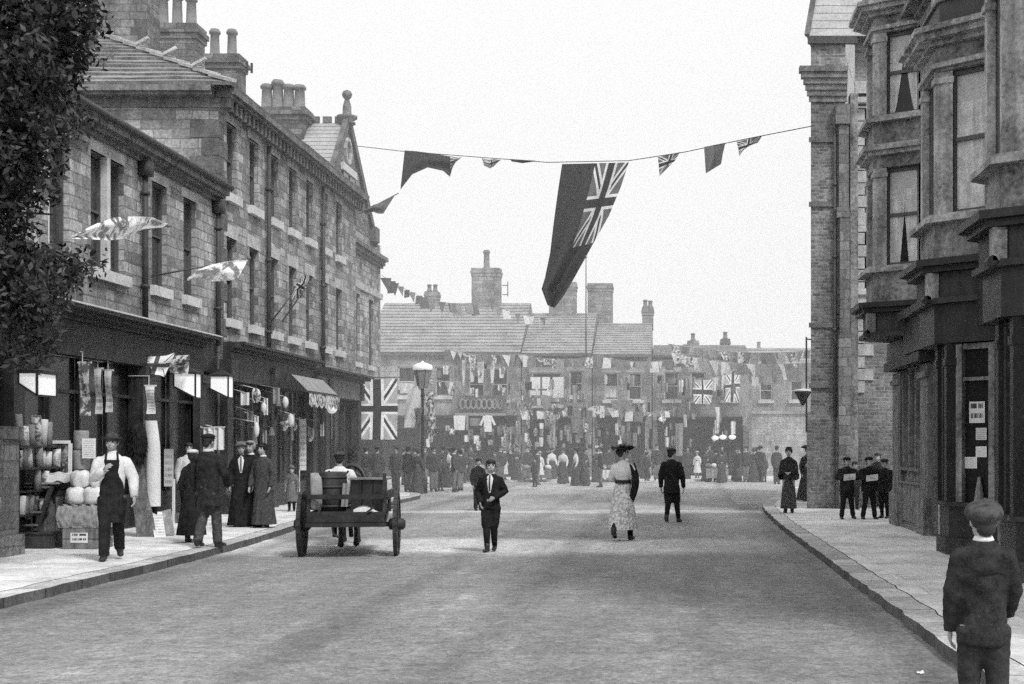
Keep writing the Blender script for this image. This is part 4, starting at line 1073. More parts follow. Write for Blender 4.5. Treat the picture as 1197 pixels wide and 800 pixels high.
# white sacks in a heap, straw bale and labelled case below
def sack(c, r, label, mat='white'):
    m = MB(); n, k = 14, 9; rq = random.Random(hash(c) & 1023)
    ph = rq.random()*6
    for i in range(k+1):
        pass
    def P(u, v):
        a = u*2*math.pi; t = -math.pi/2+math.pi*v
        s = 1+.1*math.sin(3*a+ph+v*4)+.06*math.sin(7*a-v*9)
        e = abs(math.cos(t))**.35; s = s*(1-.18*abs(math.sin(t))**4+.06*math.sin(4*a+1.57*2))
        nz_ = noise.noise(Vector((math.cos(a)*1.7+c[0]*9, math.sin(a)*1.7, v*3+c[2]*7))); s = s+.2*nz_+.07*noise.noise(Vector((math.cos(a)*5, math.sin(a)*5, v*9+c[0]*5)))
        return (c[0]+math.cos(a)*r[0]*e*s, c[1]+math.sin(a)*r[1]*e*s, c[2]+r[2]*(1+math.copysign(abs(math.sin(t))**.7, math.sin(t))+.08*math.sin(2*a+ph)*max(0,math.sin(t))))
    m.grid(P, 22, 12)
    return tag(m.build('sack', mat, None, True, c), label, 'sack')
slatbox('packing_case', 'square case with a white printed label on its front, lowest in the heap', -8.55, -8.02, 18.95, 19.5, PZ, .42, 2, 'woodmid', False, (.12,.38,.1,.25))
m = MB(); m.grid(lambda u, v: (-8.62+.68*u-.03*math.sin(v*3.1)*(1-2*u), 18.98-.03*math.sin(math.pi*v)+.035*noise.noise(Vector((u*14,v*5,0)))+.015*noise.noise(Vector((u*40,v*7,3))), .43+.33*v), 40, 10); m.grid(lambda u, v: (-8.6+.64*u, 18.98+.5*v, .76+.02*math.sin(u*30)), 20, 6); m.grid(lambda u, v: (-7.94, 18.98+.5*u, .43+.33*v), 8, 3); m.grid(lambda u, v: (-8.6, 18.98+.5*u, .43+.33*v), 8, 3)
thing1('straw_bale', m, 'straw', 'shaggy straw-wrapped bale resting on the labelled packing case', 'bale', (-8.3,19.2,.43), None, True)
sack((-8.45,19.2,.775), (.15,.14,.13), 'white bulging sack on the straw bale, lower left of four'); sack((-8.17,19.2,.775), (.15,.14,.13), 'white bulging sack on the straw bale, lower right of four')
sack((-8.4,19.25,1.03), (.13,.13,.13), 'white sack in the upper row, under the grey bolts'); sack((-8.14,19.25,1.03), (.11,.12,.14), 'white sack in the upper row beside the aproned man')
for z, r, mt, lb in ((1.3,.12,'grey','grey cloth bolt standing on the white sacks'),(1.6,.11,'dress','paler cloth bolt stacked on the grey one')):
    m = MB(); m.lathe([(r*.9,0),(r,.03),(r*1.02,.15),(r,.27),(r*.9,.29)], (-8.42,19.3,z-.0), 14); thing1('cloth_bolt', m, mt, lb, 'bolt', (-8.42,19.3,z), None, True)
m = MB(); m.grid(lambda u, v: (-8.33+.2*u, 19.12, 1.47+.3*v), 1, 1); m.box(-8.33,-8.13,19.124,19.135,1.47,1.77); thing1('price_card', m, 'print', 'pale printed card pinned to the cloth bolts', 'card', (-8.23,19.12,1.47))
for ob in bpy.data.objects:
    if ob not in goods0 and ob.parent is None: ob.location += Vector((-.55, 1.5, 0))
# hanging banners / posters in the first shop window
for px0, px1, py0, py1, mt, lb in ((93,105,425,486,'pattern','wide pale patterned hanging strip nearest the tree'),(111,119,432,484,'print2','narrow pale hanging strip, middle of the three left ones'),(123,131,434,482,'print2','narrow grey hanging strip, rightmost of the three left ones'),(171,181,452,484,'print','hanging printed strip under the small union flag')):
    Yw = {93:24.3, 111:25.2, 123:25.6, 171:26.9}[px0]
    a, b = pt(px0, py1, Yw*.955), pt(px1, py0, Yw*.955)
    m = MB(); m.grid(lambda u, v: (a.x+(b.x-a.x)*u, a.y+.04*math.sin(v*5+u), a.z+(b.z-a.z)*v), 2, 8)
    m.bar((a.x-.03,a.y,b.z+.015),(b.x+.03,a.y,b.z+.015),.03,.03)
    m.bar((a.x+.05,a.y,b.z+.02),(a.x+.05,a.y,b.z+.2),.012,.012)
    m.bar((WX+.05,a.y,b.z+.2),(a.x+.06,a.y,b.z+.2),.012,.012)
    thing1('hanging_strip', m, mt, lb, 'banner', tuple(a))
# dark fur-like hanging, white cloth roll, plank, sandwich board
def furry(c, h, w_, label):
    m = MB(); rq = random.Random(9)
    m.tube([(c[0],c[1],c[2]+h),(c[0],c[1],c[2]+h*.75),(c[0]+.03,c[1],c[2]+h*.3),(c[0],c[1],c[2])], [(w_*.25,.08),(w_*.5,.12),(w_*.45,.12),(w_*.15,.06)], 12)
    for _ in range(500):
        a = rq.uniform(0,6.28); t = rq.random(); ww = w_*.5*math.sin(math.pi*(.12+t*.8))
        p = Vector((c[0]+math.cos(a)*ww, c[1]+math.sin(a)*.13, c[2]+h*t)); d = Vector((math.cos(a)*.05, math.sin(a)*.05, -.07-rq.random()*.05)); s = Vector((-math.sin(a),math.cos(a),0))*.014
        m.poly([p-s, p+s, p+d])
    return thing1('hanging_fur', m, 'black', label, 'fur', (c[0],c[1],c[2]))
fY = 23.3
c = pt(160, 540, fY); furry(tuple(c), .66, .33, 'shaggy black hanging bundle over the white cloth behind the aproned man')
m = MB(); p0, p1 = pt(178,592,fY+.1), pt(170,492,fY+.1)
def roll(u, v):
    z = p0.z+(p1.z-p0.z)*v; cx = p0.x+.02-.18*max(0,v-.6)**1.5; r = .115*(1-.35*max(0,v-.75))
    a = u*2*math.pi; return (cx+math.cos(a)*r*(1+.05*math.sin(5*a+v*3)), p0.y+math.sin(a)*.1, z)
m.grid(roll, 20, 14); cr = empty('cloth_roll', 'tall white roll of cloth standing in the shop doorway', 'cloth roll', (p0.x,p0.y,PZ)); m.build('cloth', 'white', cr, True); m = MB(); m.box(p0.x-.1,p0.x+.08,p0.y-.0,p0.y+.1,PZ,p0.z); m.build('stand', 'shopwood', cr)
a, b = at(172,628,PZ), pt(158,542,fY-.15)
m = MB(); q0, q1, q2, q3 = pt(160,628,a.y), pt(183,628,a.y), pt(166,541,a.y+.12), pt(150,541,a.y+.12); kk = Vector((0,.03,0))
for q in ((q0,q1,q2,q3),(q1+kk,q0+kk,q3+kk,q2+kk),(q0,q3,q3+kk,q0+kk),(q1,q1+kk,q2+kk,q2),(q3,q2,q2+kk,q3+kk)): m.poly(q)
thing1('leaning_plank', m, 'woodmid', 'broad wooden plank leaning beside the white cloth roll', 'plank', tuple(a))
a = at(192,628,PZ); m = MB(); dx = Vector((.30,.1,0)); bk = Vector((-.14,.2,.42))
m.grid(lambda u, v: tuple(a+dx*(u-.5)+bk*v), 1, 1); SB = empty('notice_board', 'white printed board propped on the pavement in front of the plank', 'notice board', tuple(a))
m.build('printed_face', 'print', SB); m = MB(); m.bar(a+Vector((0,.02,.0)), a+bk+Vector((0,.02,0)), .34, .02, (0,-1,.4)); m.build('backing', 'woodpale', SB)
SG = empty('sign_on_stick', 'tall printed sign on white pole beside the man in the doorway', 'sign', tuple(at(203,612,PZ)))
a = at(203,612,PZ); m = MB(); m.bar((a.x,a.y,PZ),(a.x-.0,a.y,1.0),.045,.045); m.build('pole', 'white', SG)
m = MB(); m.grid(lambda u, v: (a.x-.18+.18*u, a.y-.03, .85+.75*v), 1, 1); m.box(a.x-.18,a.x,a.y-.027,a.y-.01,.85,1.6); m.build('printed_face', 'print2', SG)
m = MB(); m.box(a.x-.01,a.x+.24,a.y,a.y+.3,PZ,.3); thing1('wooden_box', m, 'woodmid', 'small wooden box at the foot of the sign on the pole', 'box', (a.x+.1,a.y+.1,PZ))
# pale cloths hung out by the second lamp
for k, (x0,x1,y0,y1,Y) in enumerate(((238,250,501,528,29.2),(250,262,500,526,29.6))):
    p, q = pt(x0,y1,Y), pt(x1,y0,Y); m = MB(); m.grid(lambda u, v: (p.x+(q.x-p.x)*u, p.y+.03*math.sin(u*9), p.z+(q.z-p.z)*v), 8, 4); m.bar((p.x-.02,p.y,q.z+.012),(q.x+.02,p.y,q.z+.012),.02,.02); m.bar((p.x,p.y,q.z+.012),(WX,p.y,q.z+.1),.02,.02)
    thing1('hanging_cloth', m, ['print','white'][k], ['printed pale cloth hung out below the rightmost shop lamp','plain pale cloth hung next to the printed one'][k], 'cloth', tuple(p), None)
# small goods strung up by the terrace shop doors
rg = random.Random(11)
for k in range(26):
    y = rg.uniform(31.6, 38.2); x = WX+rg.uniform(.35, .6); z0 = rg.uniform(1.6, 2.7); h = rg.uniform(.18, .42); w_ = rg.uniform(.08, .2)
    m = MB(); m.bar((x,y,z0+h),(WX+.05,y,z0+h+.1),.012,.012)
    if k % 3 == 0: m.ell((x,y,z0+h*.5),(w_*.6,w_*.6,h*.5),10,6)
    elif k % 3 == 1: m.grid(lambda u, v: (x-w_/2+w_*u, y+.02*math.sin(u*6), z0+h*v), 4, 3)
    else: m.tube([(x,y,z0),(x,y,z0+h*.6),(x,y,z0+h)], [w_*.5,w_*.35,.02], 8)
    thing1('hanging_goods', m, ['white','grey','mid','pattern','white','dark'][k % 6], 'small article hung out on a line by the terrace shop doors', 'goods', (x,y,z0), 'goods hung by the terrace doors', k % 3 == 0)
# terrace shop signs: upright banners, fringe valance, dark blind board, globe lamp
for x0,x1,y0,y1,mt,lb in ((336,341,487,548,'print2','narrow printed upright banner left of the white one'),(350,358,490,550,'print','tall white printed upright banner on the terrace shop')):
    Y = 37.0; p, q = pt(x0,y1,Y), pt(x1,y0,Y); m = MB(); m.grid(lambda u, v: (p.x+(q.x-p.x)*u, p.y, p.z+(q.z-p.z)*v), 1, 4); m.bar((p.x,p.y,q.z),(WX,p.y,q.z),.02,.02); m.bar((p.x,p.y+.01,PZ),(p.x,p.y+.01,q.z+.05),.02,.02)
    thing1('upright_banner', m, mt, lb, 'banner', (p.x,p.y,PZ))
V = empty('shop_awning', 'short dark shop blind with pale scalloped fringe on the terrace', 'awning', (WX,36.6,3.4))
m = MB(); m.grid(lambda u, v: (WX+.5+.45*(1-v), 35.1+3.2*u, 3.05+.45*v), 8, 2); m.build('canopy', 'grey', V)
m = MB(); m.grid(lambda u, v: (WX+.96, 35.1+3.2*u, 3.05-(1-v)*(.3+.09*abs(math.sin(u*20)))), 80, 2); m.build('fringe', 'pattern', V)
m = MB(); m.box(WX+.93,WX+.98,35.1,38.3,3.04,3.08); m.build('front_bar', 'iron', V)
GL = empty('globe_lamp', 'white globe lamp hanging above the cart driver', 'lamp', tuple(pt(388,477,40)))
p = pt(388,477,40); m = MB(); m.ell(p,(.16,.16,.17),14,10); m.build('globe', 'opal', GL, True); m = MB(); m.bar((p.x,p.y,p.z+.16),(p.x,p.y,p.z+.5),.03,.03); m.bar((WX,p.y,p.z+.5),(p.x+.02,p.y,p.z+.5),.03,.03); m.lathe([(.1,0),(.05,.06)],(p.x,p.y,p.z+.15),10); m.build('bracket', 'iron', GL)

# ------------------------------------------------------------------ street lamp in the middle distance
Ls = at(494,577); L = empty('street_lamp', 'cast iron street lamp post with white-topped lantern', 'street lamp', tuple(Ls))
x, y = Ls.x, Ls.y; zt = EYE+(522-426)*y/1600
m = MB(); m.lathe([(.17,0),(.17,.5),(.1,.6),(.08,.9),(.06,1.2),(.045,zt-1.15),(.09,zt-1.12),(.06,zt-1.0),(.05,zt-.85)], (x,y,0), 12); m.bar((x-.4,y,zt-1.25),(x+.4,y,zt-1.25),.035,.035); m.build('post', 'iron', L, True)
m = MB(); m.lathe([(.15,0),(.27,.42),(.31,.62)], (x,y,zt-.83), 6); m.build('lantern_glass', 'dress', L)
m = MB()
for k in range(6): a = k*math.pi/3; m.bar((x+.15*math.cos(a),y+.15*math.sin(a),zt-.84),(x+.31*math.cos(a),y+.31*math.sin(a),zt-.2),.022,.022)
m.build('lantern_frame', 'iron', L)
m = MB(); m.lathe([(.33,0),(.35,.05),(.34,.16),(.2,.22),(.06,.26),(.02,.32)], (x,y,zt-.2), 14); m.build('lantern_cap', 'opal', L, True)

# ------------------------------------------------------------------ flags
def cloth(rows, Y, mat, nu=14, sub=5, rip=.05, freq=7., flip=False, twist=0., dY=0.):
    """cloth lofted through rows of (left x, left y, right x, right y) photo positions at distance Y; returns MB; u along the rows"""
    m = MB(); n = len(rows)-1
    def P(u, v):
        f = v*n; i = min(int(f), n-1); t = f-i; t = t*t*(3-2*t) if n > 1 else t
        a = [rows[i][k]+(rows[i+1][k]-rows[i][k])*(f-i) for k in range(4)]
        x = a[0]+(a[2]-a[0])*u; y = a[1]+(a[3]-a[1])*u
        return pt(x, y, Y+dY*v+rip*math.sin(u*freq+v*4)*(.25+v)+twist*v*(u-.5))
    m.grid(P, nu, sub*n)
    return m, P
def remap(m, fn):
    for k in m.uv: m.uv[k] = [fn(u, v) for u, v in m.uv[k]]
STR = [(418,171),(470,177),(560,184),(640,190),(735,188),(800,178),(870,163),(952,147)]
sy = lambda x: 46-(x-418)/(952-418)*12.2
m = MB(); m.tube([pt(a, b, sy(a)) for a, b in STR], .012, 5)
tag(m.build('flag_line', 'dark', loc=tuple(pt(640,190,sy(640)))), 'long line strung across the street carrying the flags', 'line')
def flag(label, rows, Y, mat, uvfn=None, cat='flag', **kw):
    m, P = cloth(rows, Y, mat, **kw)
    if uvfn: remap(m, uvfn)
    a = pt(rows[0][0], rows[0][1], Y)
    return tag(m.build('flag', mat, None, True, tuple(a)), label, cat)
flag('large dark ensign hanging from the line over the street, union in its upper corner', [(657,192,735,190),(652,225,726,218),(647,262,712,252),(643,296,694,284),(637,325,672,324),(633,338,659,346),(640,357,648,360)], sy(695), 'ensign', lambda u, v: (v, u), nu=26, sub=8, rip=.3, freq=8)
flag('dark flag with forked pale end blowing at the left end of the line', [(473,176,468,222),(487,177,482,204),(502,179,500,196),(515,181,518,200),(526,183,526,207),(540,184,530,192)], sy(500), 'ensign', lambda u, v: (1-v*.62, 1-u*.8), nu=12, rip=.06)
flag('tiny crumpled union flag on the line beside the dark forked flag', [(563,185,566,194),(571,187,573,197),(577,186,577,195),(586,187,583,189)], sy(574), 'union_dark', lambda u, v: (v, u), nu=8, rip=.05)
flag('thin dark flag blown flat against the line left of the large ensign', [(596,186,598,189),(610,187,611,191),(626,188,625,189)], sy(610), 'dark', nu=6, rip=.03)
flag('small union flag hanging from the line right of the large ensign', [(769,184,795,178),(770,194,789,188),(771,206,782,195)], sy(780), 'union_dark', lambda u, v: (u*.8, 1-v), nu=12, rip=.06)
flag('plain grey flag hanging between the two small union flags', [(823,172,848,167),(824,187,845,180),(825,203,843,192)], sy(835), 'mid', nu=12, rip=.06)
flag('small union flag at the right end of the line', [(861,166,891,159),(863,174,886,167),(864,183,872,171)], sy(876), 'union_dark', lambda u, v: (u, 1-v), nu=12, rip=.06)
# flags on poles from the left shops
def pole(a, b, label, r=.02):
    m = MB(); m.tube([a, b], [r, r*.7], 6); d = (Vector(b)-Vector(a)).normalized(); m.ell(b, (r*1.8,)*3, 8, 6)
    return tag(m.build('flagpole', 'woodmid', None, True, tuple(a)), label, 'pole')
Yf = 25.6
pole(pt(150,272,Yf), pt(197,264,Yf), 'short flagpole from the low shop building with patterned pale flag')
flag('pale patterned flag draped over the first pole near the tree', [(197,262,190,266),(178,254,166,268),(160,253,150,279),(135,254,128,281),(112,262,108,280),(82,277,84,279)], Yf-.03, 'pattern_flag', nu=8, rip=.1, dY=-3.6)
pole(pt(172,324,27), pt(291,302,26.6), 'long thin flagpole slanting out from the low shop windows')
flag('white flag with dark pattern on the long slanting pole', [(291,302,278,326),(270,305,262,329),(248,309,247,329),(232,315,226,324),(219,326,219,329)], 26.6, 'pattern_flag', nu=8, rip=.1)
pole(pt(316,378,34.6), pt(358,322,34.3), 'left of two crossed thin poles on the terrace')
pole(pt(330,376,34.8), pt(362,330,34.5), 'right of two crossed thin poles on the terrace')
flag('small limp union flag at the tips of the crossed poles', [(355,318,362,322),(350,328,360,334),(343,336,352,342),(340,350,356,348)], 34.3, 'union_dark', lambda u, v: (v, u), nu=8, rip=.08)
flag('small union flag spread over the shop fascia near the tree', [(160,416,151,432),(176,417,168,436),(194,416,188,439),(205,412,192,441)], 26.2, 'union_bright', lambda u, v: (v, 1-u), nu=10, rip=.05)
pole(pt(176,455,26.3), pt(176,416,26.25), 'short upright staff behind the small shop union flag', .015)
flag('crumpled patterned flag beside the shop union flag', [(197,418,199,436),(206,416,208,437),(222,415,220,438)], 26.4, 'pattern', nu=8, rip=.08)
flag('pennant streaming from the eaves at foot of the gable', [(462,228,448,250),(450,235,442,250),(436,240,436,248),(425,246,427,252)], 49.0, 'mid', nu=8, rip=.08)
m = MB(); m.tube([pt(420,250,49.3), pt(466,226,49)], .02, 6); tag(m.build('flagpole', 'woodmid', None, True, tuple(pt(420,250,49.3))), 'short staff carrying the pennant by the gable', 'pole')
# big union flag hung upright beyond the cart
UY = 45.0
flag('big union flag hung upright on the far wall beyond the cart', [(417,444,464,443),(417,478,465,478),(416,514,464,514)], UY, 'union', lambda u, v: (v, u), nu=14, rip=.04, freq=5)
m = MB(); m.tube([pt(412,442,UY), pt(470,441,UY)], .02, 6); tag(m.build('flag_rail', 'woodmid', None, True, tuple(pt(412,442,UY))), 'wooden rail at the terrace corner holding the big upright union flag', 'rail')
# flags on the far houses
FYy = 69.2
def fflag(label, rows, Y, mat, uvfn=None, **kw): return flag(label, rows, Y, mat, uvfn, **kw)
fflag('union flag on the dark end shop, left of the pair', [(809,445,833,444),(810,458,833,459),(811,472,831,473)], 71.8, 'union', lambda u, v: (u, 1-v), nu=12, rip=.1)
fflag('union flag on the dark end shop, right of the pair', [(848,436,866,432),(848,452,865,450),(847,470,864,471)], 71.8, 'union', lambda u, v: (v, u), nu=12, rip=.1)
fflag('pale pennant hanging below the right union flag', [(866,471,880,468),(868,485,878,482),(868,498,875,496)], 71.5, 'grey', nu=6, rip=.08)
fflag('narrow white streamer hanging left of the pale pennant', [(836,476,841,476),(837,488,841,488),(838,500,841,500)], 71.5, 'white', nu=4, rip=.05)
for k, (x0, x1, y0, y1) in enumerate(((540,544,421,451),(549,555,421,447),(558,566,420,448),(573,578,421,448))):
    fflag(['first','second','broad third','last'][k]+' white streamer from the left in the row under the far eaves', [(x0,y0,x1,y0),(x0,(y0+y1)/2,x1,(y0+y1)/2),(x0+1,y1,x1-1,y1)], FYy, 'white', nu=4, rip=.05)
for k, (x0, x1, y0, y1, mt) in enumerate(((620,643,441,462,'cross_cloth'),(646,659,441,465,'white'),(622,632,466,474,'white'),(633,644,466,474,'grey'))):
    fflag(['white squared cloth with dark cross on the far shop','tall white cloth right of the squared one','small white cloth under the squared one','small grey cloth under the squared one'][k], [(x0,y0,x1,y0),(x0,y1,x1,y1)], FYy-.15, mt, lambda u, v: (u, 1-v), nu=6, rip=.04)
fflag('light draped banner hung on the street lamp, left side', [(478,456,492,450),(474,475,492,472),(472,500,484,500)], Ls.y-.1, 'white', nu=8, rip=.1)
fflag('striped narrow banner hung on the street lamp, right side', [(497,462,506,456),(499,490,509,486),(500,512,512,508)], Ls.y-.1, 'pattern', nu=8, rip=.1)
fflag('dark triangular banner in front of the street lamp post', [(484,478,494,476),(486,490,492,490),(488,500,490,500)], Ls.y-.2, 'mid', nu=6, rip=.06)
fflag('long pale banner leaning from the globe lamp toward the union flag', [(402,458,408,455),(402,472,406,470),(398,490,400,490)], 46.5, 'white', nu=6, rip=.05)
# garland sign: white rings on a dark board, pale shelf under
GS = empty('ring_garland', 'row of white looped rings along a dark shop board in the far row', 'garland', tuple(pt(562,472,68.9)))
p, q = pt(533,483,68.95), pt(592,462,68.95); m = MB(); m.box(p.x,q.x,p.y,p.y+.06,p.z,q.z); m.build('board', 'mid', GS)
m = MB(); m.box(p.x,q.x,p.y-.25,p.y,p.z-.14,p.z-.01); m.build('shelf', 'grey', GS)
for k in range(8):
    c = pt(541+k*6.2, 472.5, 68.85); m = MB(); n = 14
    m.tube([(c.x+.13*math.cos(a)*(1 if k < 6 else .7), c.y, c.z+.24*math.sin(a)) for a in [2*math.pi*j/n for j in range(n+1)]], .05, 6, (0,1,0), False)
    if k > 5: m.bar((c.x-.12,c.y-.02,c.z-.2),(c.x+.12,c.y-.02,c.z+.2),.06,.05)
    m.build('ring', 'dress', GS)
# white sash bars of the middle shop are part of the house; tall flagstaff on its roof
m = MB(); m.tube([pt(685,420,69), pt(685,302,69)], [.045,.025], 6); m.ell(pt(685,301,69),(.06,.06,.06),8,6); tag(m.build('flagstaff', 'mid', None, True, tuple(pt(685,420,69))), 'tall bare flagstaff rising above the far shop roofs', 'pole')
m = MB(); m.tube([pt(788,486,72.2), pt(788,432,72.2)], .03, 6); tag(m.build('flagstaff', 'mid', None, True, tuple(pt(788,486,72.2))), 'thin pole on front of the dark end shop', 'pole')
# bunting
BN = 0
def bunting(label, pts, Y, n, size, mats, Y1=None, sag=3.):
    global BN
    rq = random.Random(BN+20); BN += 1
    Y1 = Y if Y1 is None else Y1
    def L(t):
        x = pts[0]+(pts[2]-pts[0])*t; y = pts[1]+(pts[3]-pts[1])*t+sag*4*t*(1-t); return x, y, Y+(Y1-Y)*t
    a = pt(*L(0)); S = empty('bunting', label, 'bunting', tuple(a))
    m = MB(); m.tube([pt(*L(k/12)) for k in range(13)], .012, 4); m.build('cord', 'grey', S)
    for k in range(n):
        t = (k+.5+rq.uniform(-.3,.3))/n; c = pt(*L(t)); s = size*rq.uniform(.5,.95); tw = rq.uniform(-.5,.5); sl = rq.uniform(-.15,.35)
        dx, dy = math.cos(tw)*s*.5, math.sin(tw)*s*.5; m = MB()
        if rq.random() < .45: m.poly([(c.x-dx,c.y-dy,c.z),(c.x+dx,c.y+dy,c.z),(c.x+sl*s,c.y+.05,c.z-s*1.4)])
        else: m.poly([(c.x-dx,c.y-dy,c.z),(c.x+dx,c.y+dy,c.z),(c.x+dx+sl*s,c.y+dy,c.z-s*1.15),(c.x-dx+sl*s,c.y-dy+.04,c.z-s*1.2)])
        m.build('pennant', rq.choice(mats), S)
bunting('string of dark pennants running from the gabled shop to the far chimney', (446,322,505,352), 53.5, 9, .55, ['mid','grey','mid','dark'], 68, 2)
bunting('pennants along the ridge left of the lone chimney', (500,350,560,356), 68.5, 6, .55, ['grey','mid','farmid'], 69, 2)
bunting('pennants over the roof right of the lone chimney', (566,352,640,372), 69, 7, .5, ['grey','farmid','white'], 69, 4)
bunting('bunting looped under the eaves of the long low house', (520,408,604,414), 68.9, 12, .5, ['grey','farmid','pattern','mid','white'], None, 4)
bunting('bunting looped under the eaves of the middle shops', (606,414,700,416), 68.9, 14, .5, ['white','grey','pattern','farmid'], None, 5)
bunting('bunting under the eaves of the dim shop', (700,416,790,420), 68.9, 13, .5, ['white','grey','farmid'], None, 5)
bunting('upper bunting over the end of the street', (780,402,946,410), 71, 24, .55, ['grey','farmid','dress','pattern','mid'], 66, 6)
bunting('lower bunting over the end of the street', (786,412,946,424), 69, 24, .6, ['grey','farmid','dress','pattern','white'], 62, 7)
bunting('bunting hung across the first floor of the dark end shop', (770,440,860,436), 71.9, 12, .5, ['white','grey','farmid'], None, 5)
bunting('bunting from the dark end shop to the pale house', (868,440,946,424), 70, 12, .55, ['white','grey','farmid'], 60, 5)
bunting('bunting across the middle shops above the doors', (596,476,700,474), 68.4, 14, .45, ['white','grey','pattern','white'], None, 6)
bunting('bunting above the doors of the dim shop', (702,474,785,480), 68.4, 11, .45, ['white','grey','pattern','farmid'], None, 5)
bunting('bunting across the long low house at first floor', (500,440,536,446), 68.4, 6, .5, ['white','grey','pattern'], None, 3)
# goods hung out on the far shops
rg = random.Random(31)
def hang(k, x, y, w_, h_, Y, mat, shirt=False, label='', group=None):
    p = pt(x, y, Y); W_ = w_*Y/1600; H_ = h_*Y/1600; m = MB()
    if shirt:
        m.tube([(p.x,p.y,p.z-H_),(p.x,p.y,p.z-H_*.4),(p.x,p.y,p.z-.03)], [(W_*.3,.05),(W_*.26,.05),(W_*.16,.03)], 10)
        for s in (-1,1): m.tube([(p.x+s*W_*.2,p.y,p.z-.06),(p.x+s*W_*.5,p.y,p.z-H_*.62)], [(W_*.1,.04),(W_*.08,.03)], 8)
    else: m.grid(lambda u, v: (p.x+W_*(u-.5)*(1-.15*v), p.y+.05*math.sin(u*7+k), p.z-H_*v), 5, 3)
    m.bar((p.x,p.y,p.z-.02),(p.x,p.y+.3,p.z+.05),.02,.02)
    thing1('hanging_garment' if shirt else 'hanging_cloth', m, mat, label, 'garment' if shirt else 'cloth', tuple(p), group)
hang(0,570,485,17,20,68.6,'white',True,'white jacket hung spread-armed under the ring garland')
hang(1,537,486,14,17,68.6,'white',False,'square white cloth hung at the left under the ring garland')
hang(2,546,486,4,17,68.6,'grey',False,'thin grey cloth next to the square white one')
hang(3,555,489,13,9,68.6,'farmid',False,'dim grey cloth beside the white jacket')
for k in range(105):
    x = rg.uniform(594, 690); y = rg.choice((452, 470, 486, 500, 515))+rg.uniform(-5,5); hang(k+10, x, y+rg.uniform(-9,5), rg.uniform(2.5,6.5), rg.uniform(5,14), 68.6-rg.random()*.5, rg.choice(['white','grey','dark','pattern','grey','mid','dark','dress']), k % 6 == 0, 'garment among those hung over the middle shop front' if k % 6 == 0 else 'small cloth among those hung over the middle shop front', 'garments on the middle shop' if k % 6 == 0 else 'cloths on the middle shop')
for k in range(75):
    x = rg.uniform(698, 860); y = rg.choice((446, 480, 496, 512))+rg.uniform(-6,6); hang(k+70, x, y+rg.uniform(-8,5), rg.uniform(2.5,6), rg.uniform(6,16), 68.6 if x < 764 else 71.6, rg.choice(['white','grey','dark','grey','mid','dark']), False, 'small cloth among those hung over the dim shop front', 'cloths on the dim shop')
for k in range(42):
    x = rg.uniform(500, 594); y = rg.choice((430, 452, 500, 512))+rg.uniform(-4,4); hang(k+110, x, y, rg.uniform(3,7), rg.uniform(6,13), 68.6, rg.choice(['grey','farmid','pattern','white','mid']), False, 'small cloth among those hung near the ring garland', 'cloths near the ring garland')
hang(130,680,480,26,26,68.3,'mid',False,'wide dark cloth spread over the shop right of the white cloths')
hang(131,727,468,26,10,68.3,'farmid',False,'wide pale-edged blind over the dim shop window')
hang(132,646,485,7,42,68.2,'grey',False,'tall grey cloth strip hanging in the middle shop doorway')
hang(133,794,495,9,38,71.5,'grey',False,'tall pale cloth strip at the dark end shop door')
for k, (x, y) in enumerate(((774,490),(836,512),(845,511),(856,511))):
    p = pt(x, y, 71.4); m = MB(); m.lathe([(.03,.12),(.17,.06),(.2,0),(.15,-.1),(.03,-.14)][::-1], (p.x,p.y,p.z), 12); m.bar((p.x,p.y,p.z+.1),(p.x,p.y+.9,p.z+.3),.02,.02)
    o = thing1('shop_globe', m, 'opal', ['lone white lamp globe on the left of the dark end shop','left of three white lamp globes in a row','middle of three white lamp globes in a row','right of three white lamp globes in a row'][k], 'lamp', tuple(p), None, True)
# ladder leaning on the middle shop
LD = empty('ladder', 'pale ladder leaning against the middle shop front', 'ladder', tuple(at(607,561,PZ)))
for s in (0, 5):
    m = MB(); m.bar(pt(613+s,561,68.0), pt(594+s*.6,500,69.0), .08, .06); m.build('rail', 'woodpale', LD)
for k in range(9):
    f = (k+.7)/9.6; a = pt(613-19*f,561-61*f,68+f); b = pt(618-21*f,561-61*f,68+f); m = MB(); m.bar(a, b, .04, .04); m.build('rung', 'woodpale', LD)
# barrow / stalls at the foot of the shops
for k, (x, w_, h_) in enumerate(((560,30,12),(628,34,12),(716,26,12),(838,26,14))):
    p = at(x, 561, PZ); S = empty('stall', ['low goods stall under the ring garland','low goods stall in front of the middle shop','low goods stall in front of the dim shop','low goods stall before the three lamp globes'][k], 'stall', tuple(p)); W_ = w_*p.y/1600; H_ = h_*p.y/1600
    m = MB(); m.box(p.x-W_/2,p.x+W_/2,p.y-.3,p.y+.5,PZ+H_*.85,PZ+H_*.95); m.build('table_top', 'farmid', S)
    for sx in (-1,1):
        for sy_ in (-.2,.4): m = MB(); m.box(p.x+sx*(W_/2-.06)-.03,p.x+sx*(W_/2-.06)+.03,p.y+sy_-.03,p.y+sy_+.03,PZ,PZ+H_*.849); m.build('leg', 'mid', S)
    m = MB(); m.grid(lambda u, v: (p.x-W_/2+W_*u,p.y-.32-.02*math.sin(u*30),PZ+.08+H_*.8*v),24,2); m.build('drape', ['grey','farmid','white','grey'][k], S)
    for j in range(4):
        q = MB(); xx = p.x-W_/2+W_*(j+.5)/4; q.ell((xx,p.y,PZ+H_*.95+.12),(.16,.14,.12),10,6); tag(q.build('bundle', ['white','grey','pattern','farmid'][(j+k)%4], None, True, (xx,p.y,PZ+H_*.95)), 'soft bundle among those lying on the far goods stalls', 'bundle', 'bundles on the far stalls')
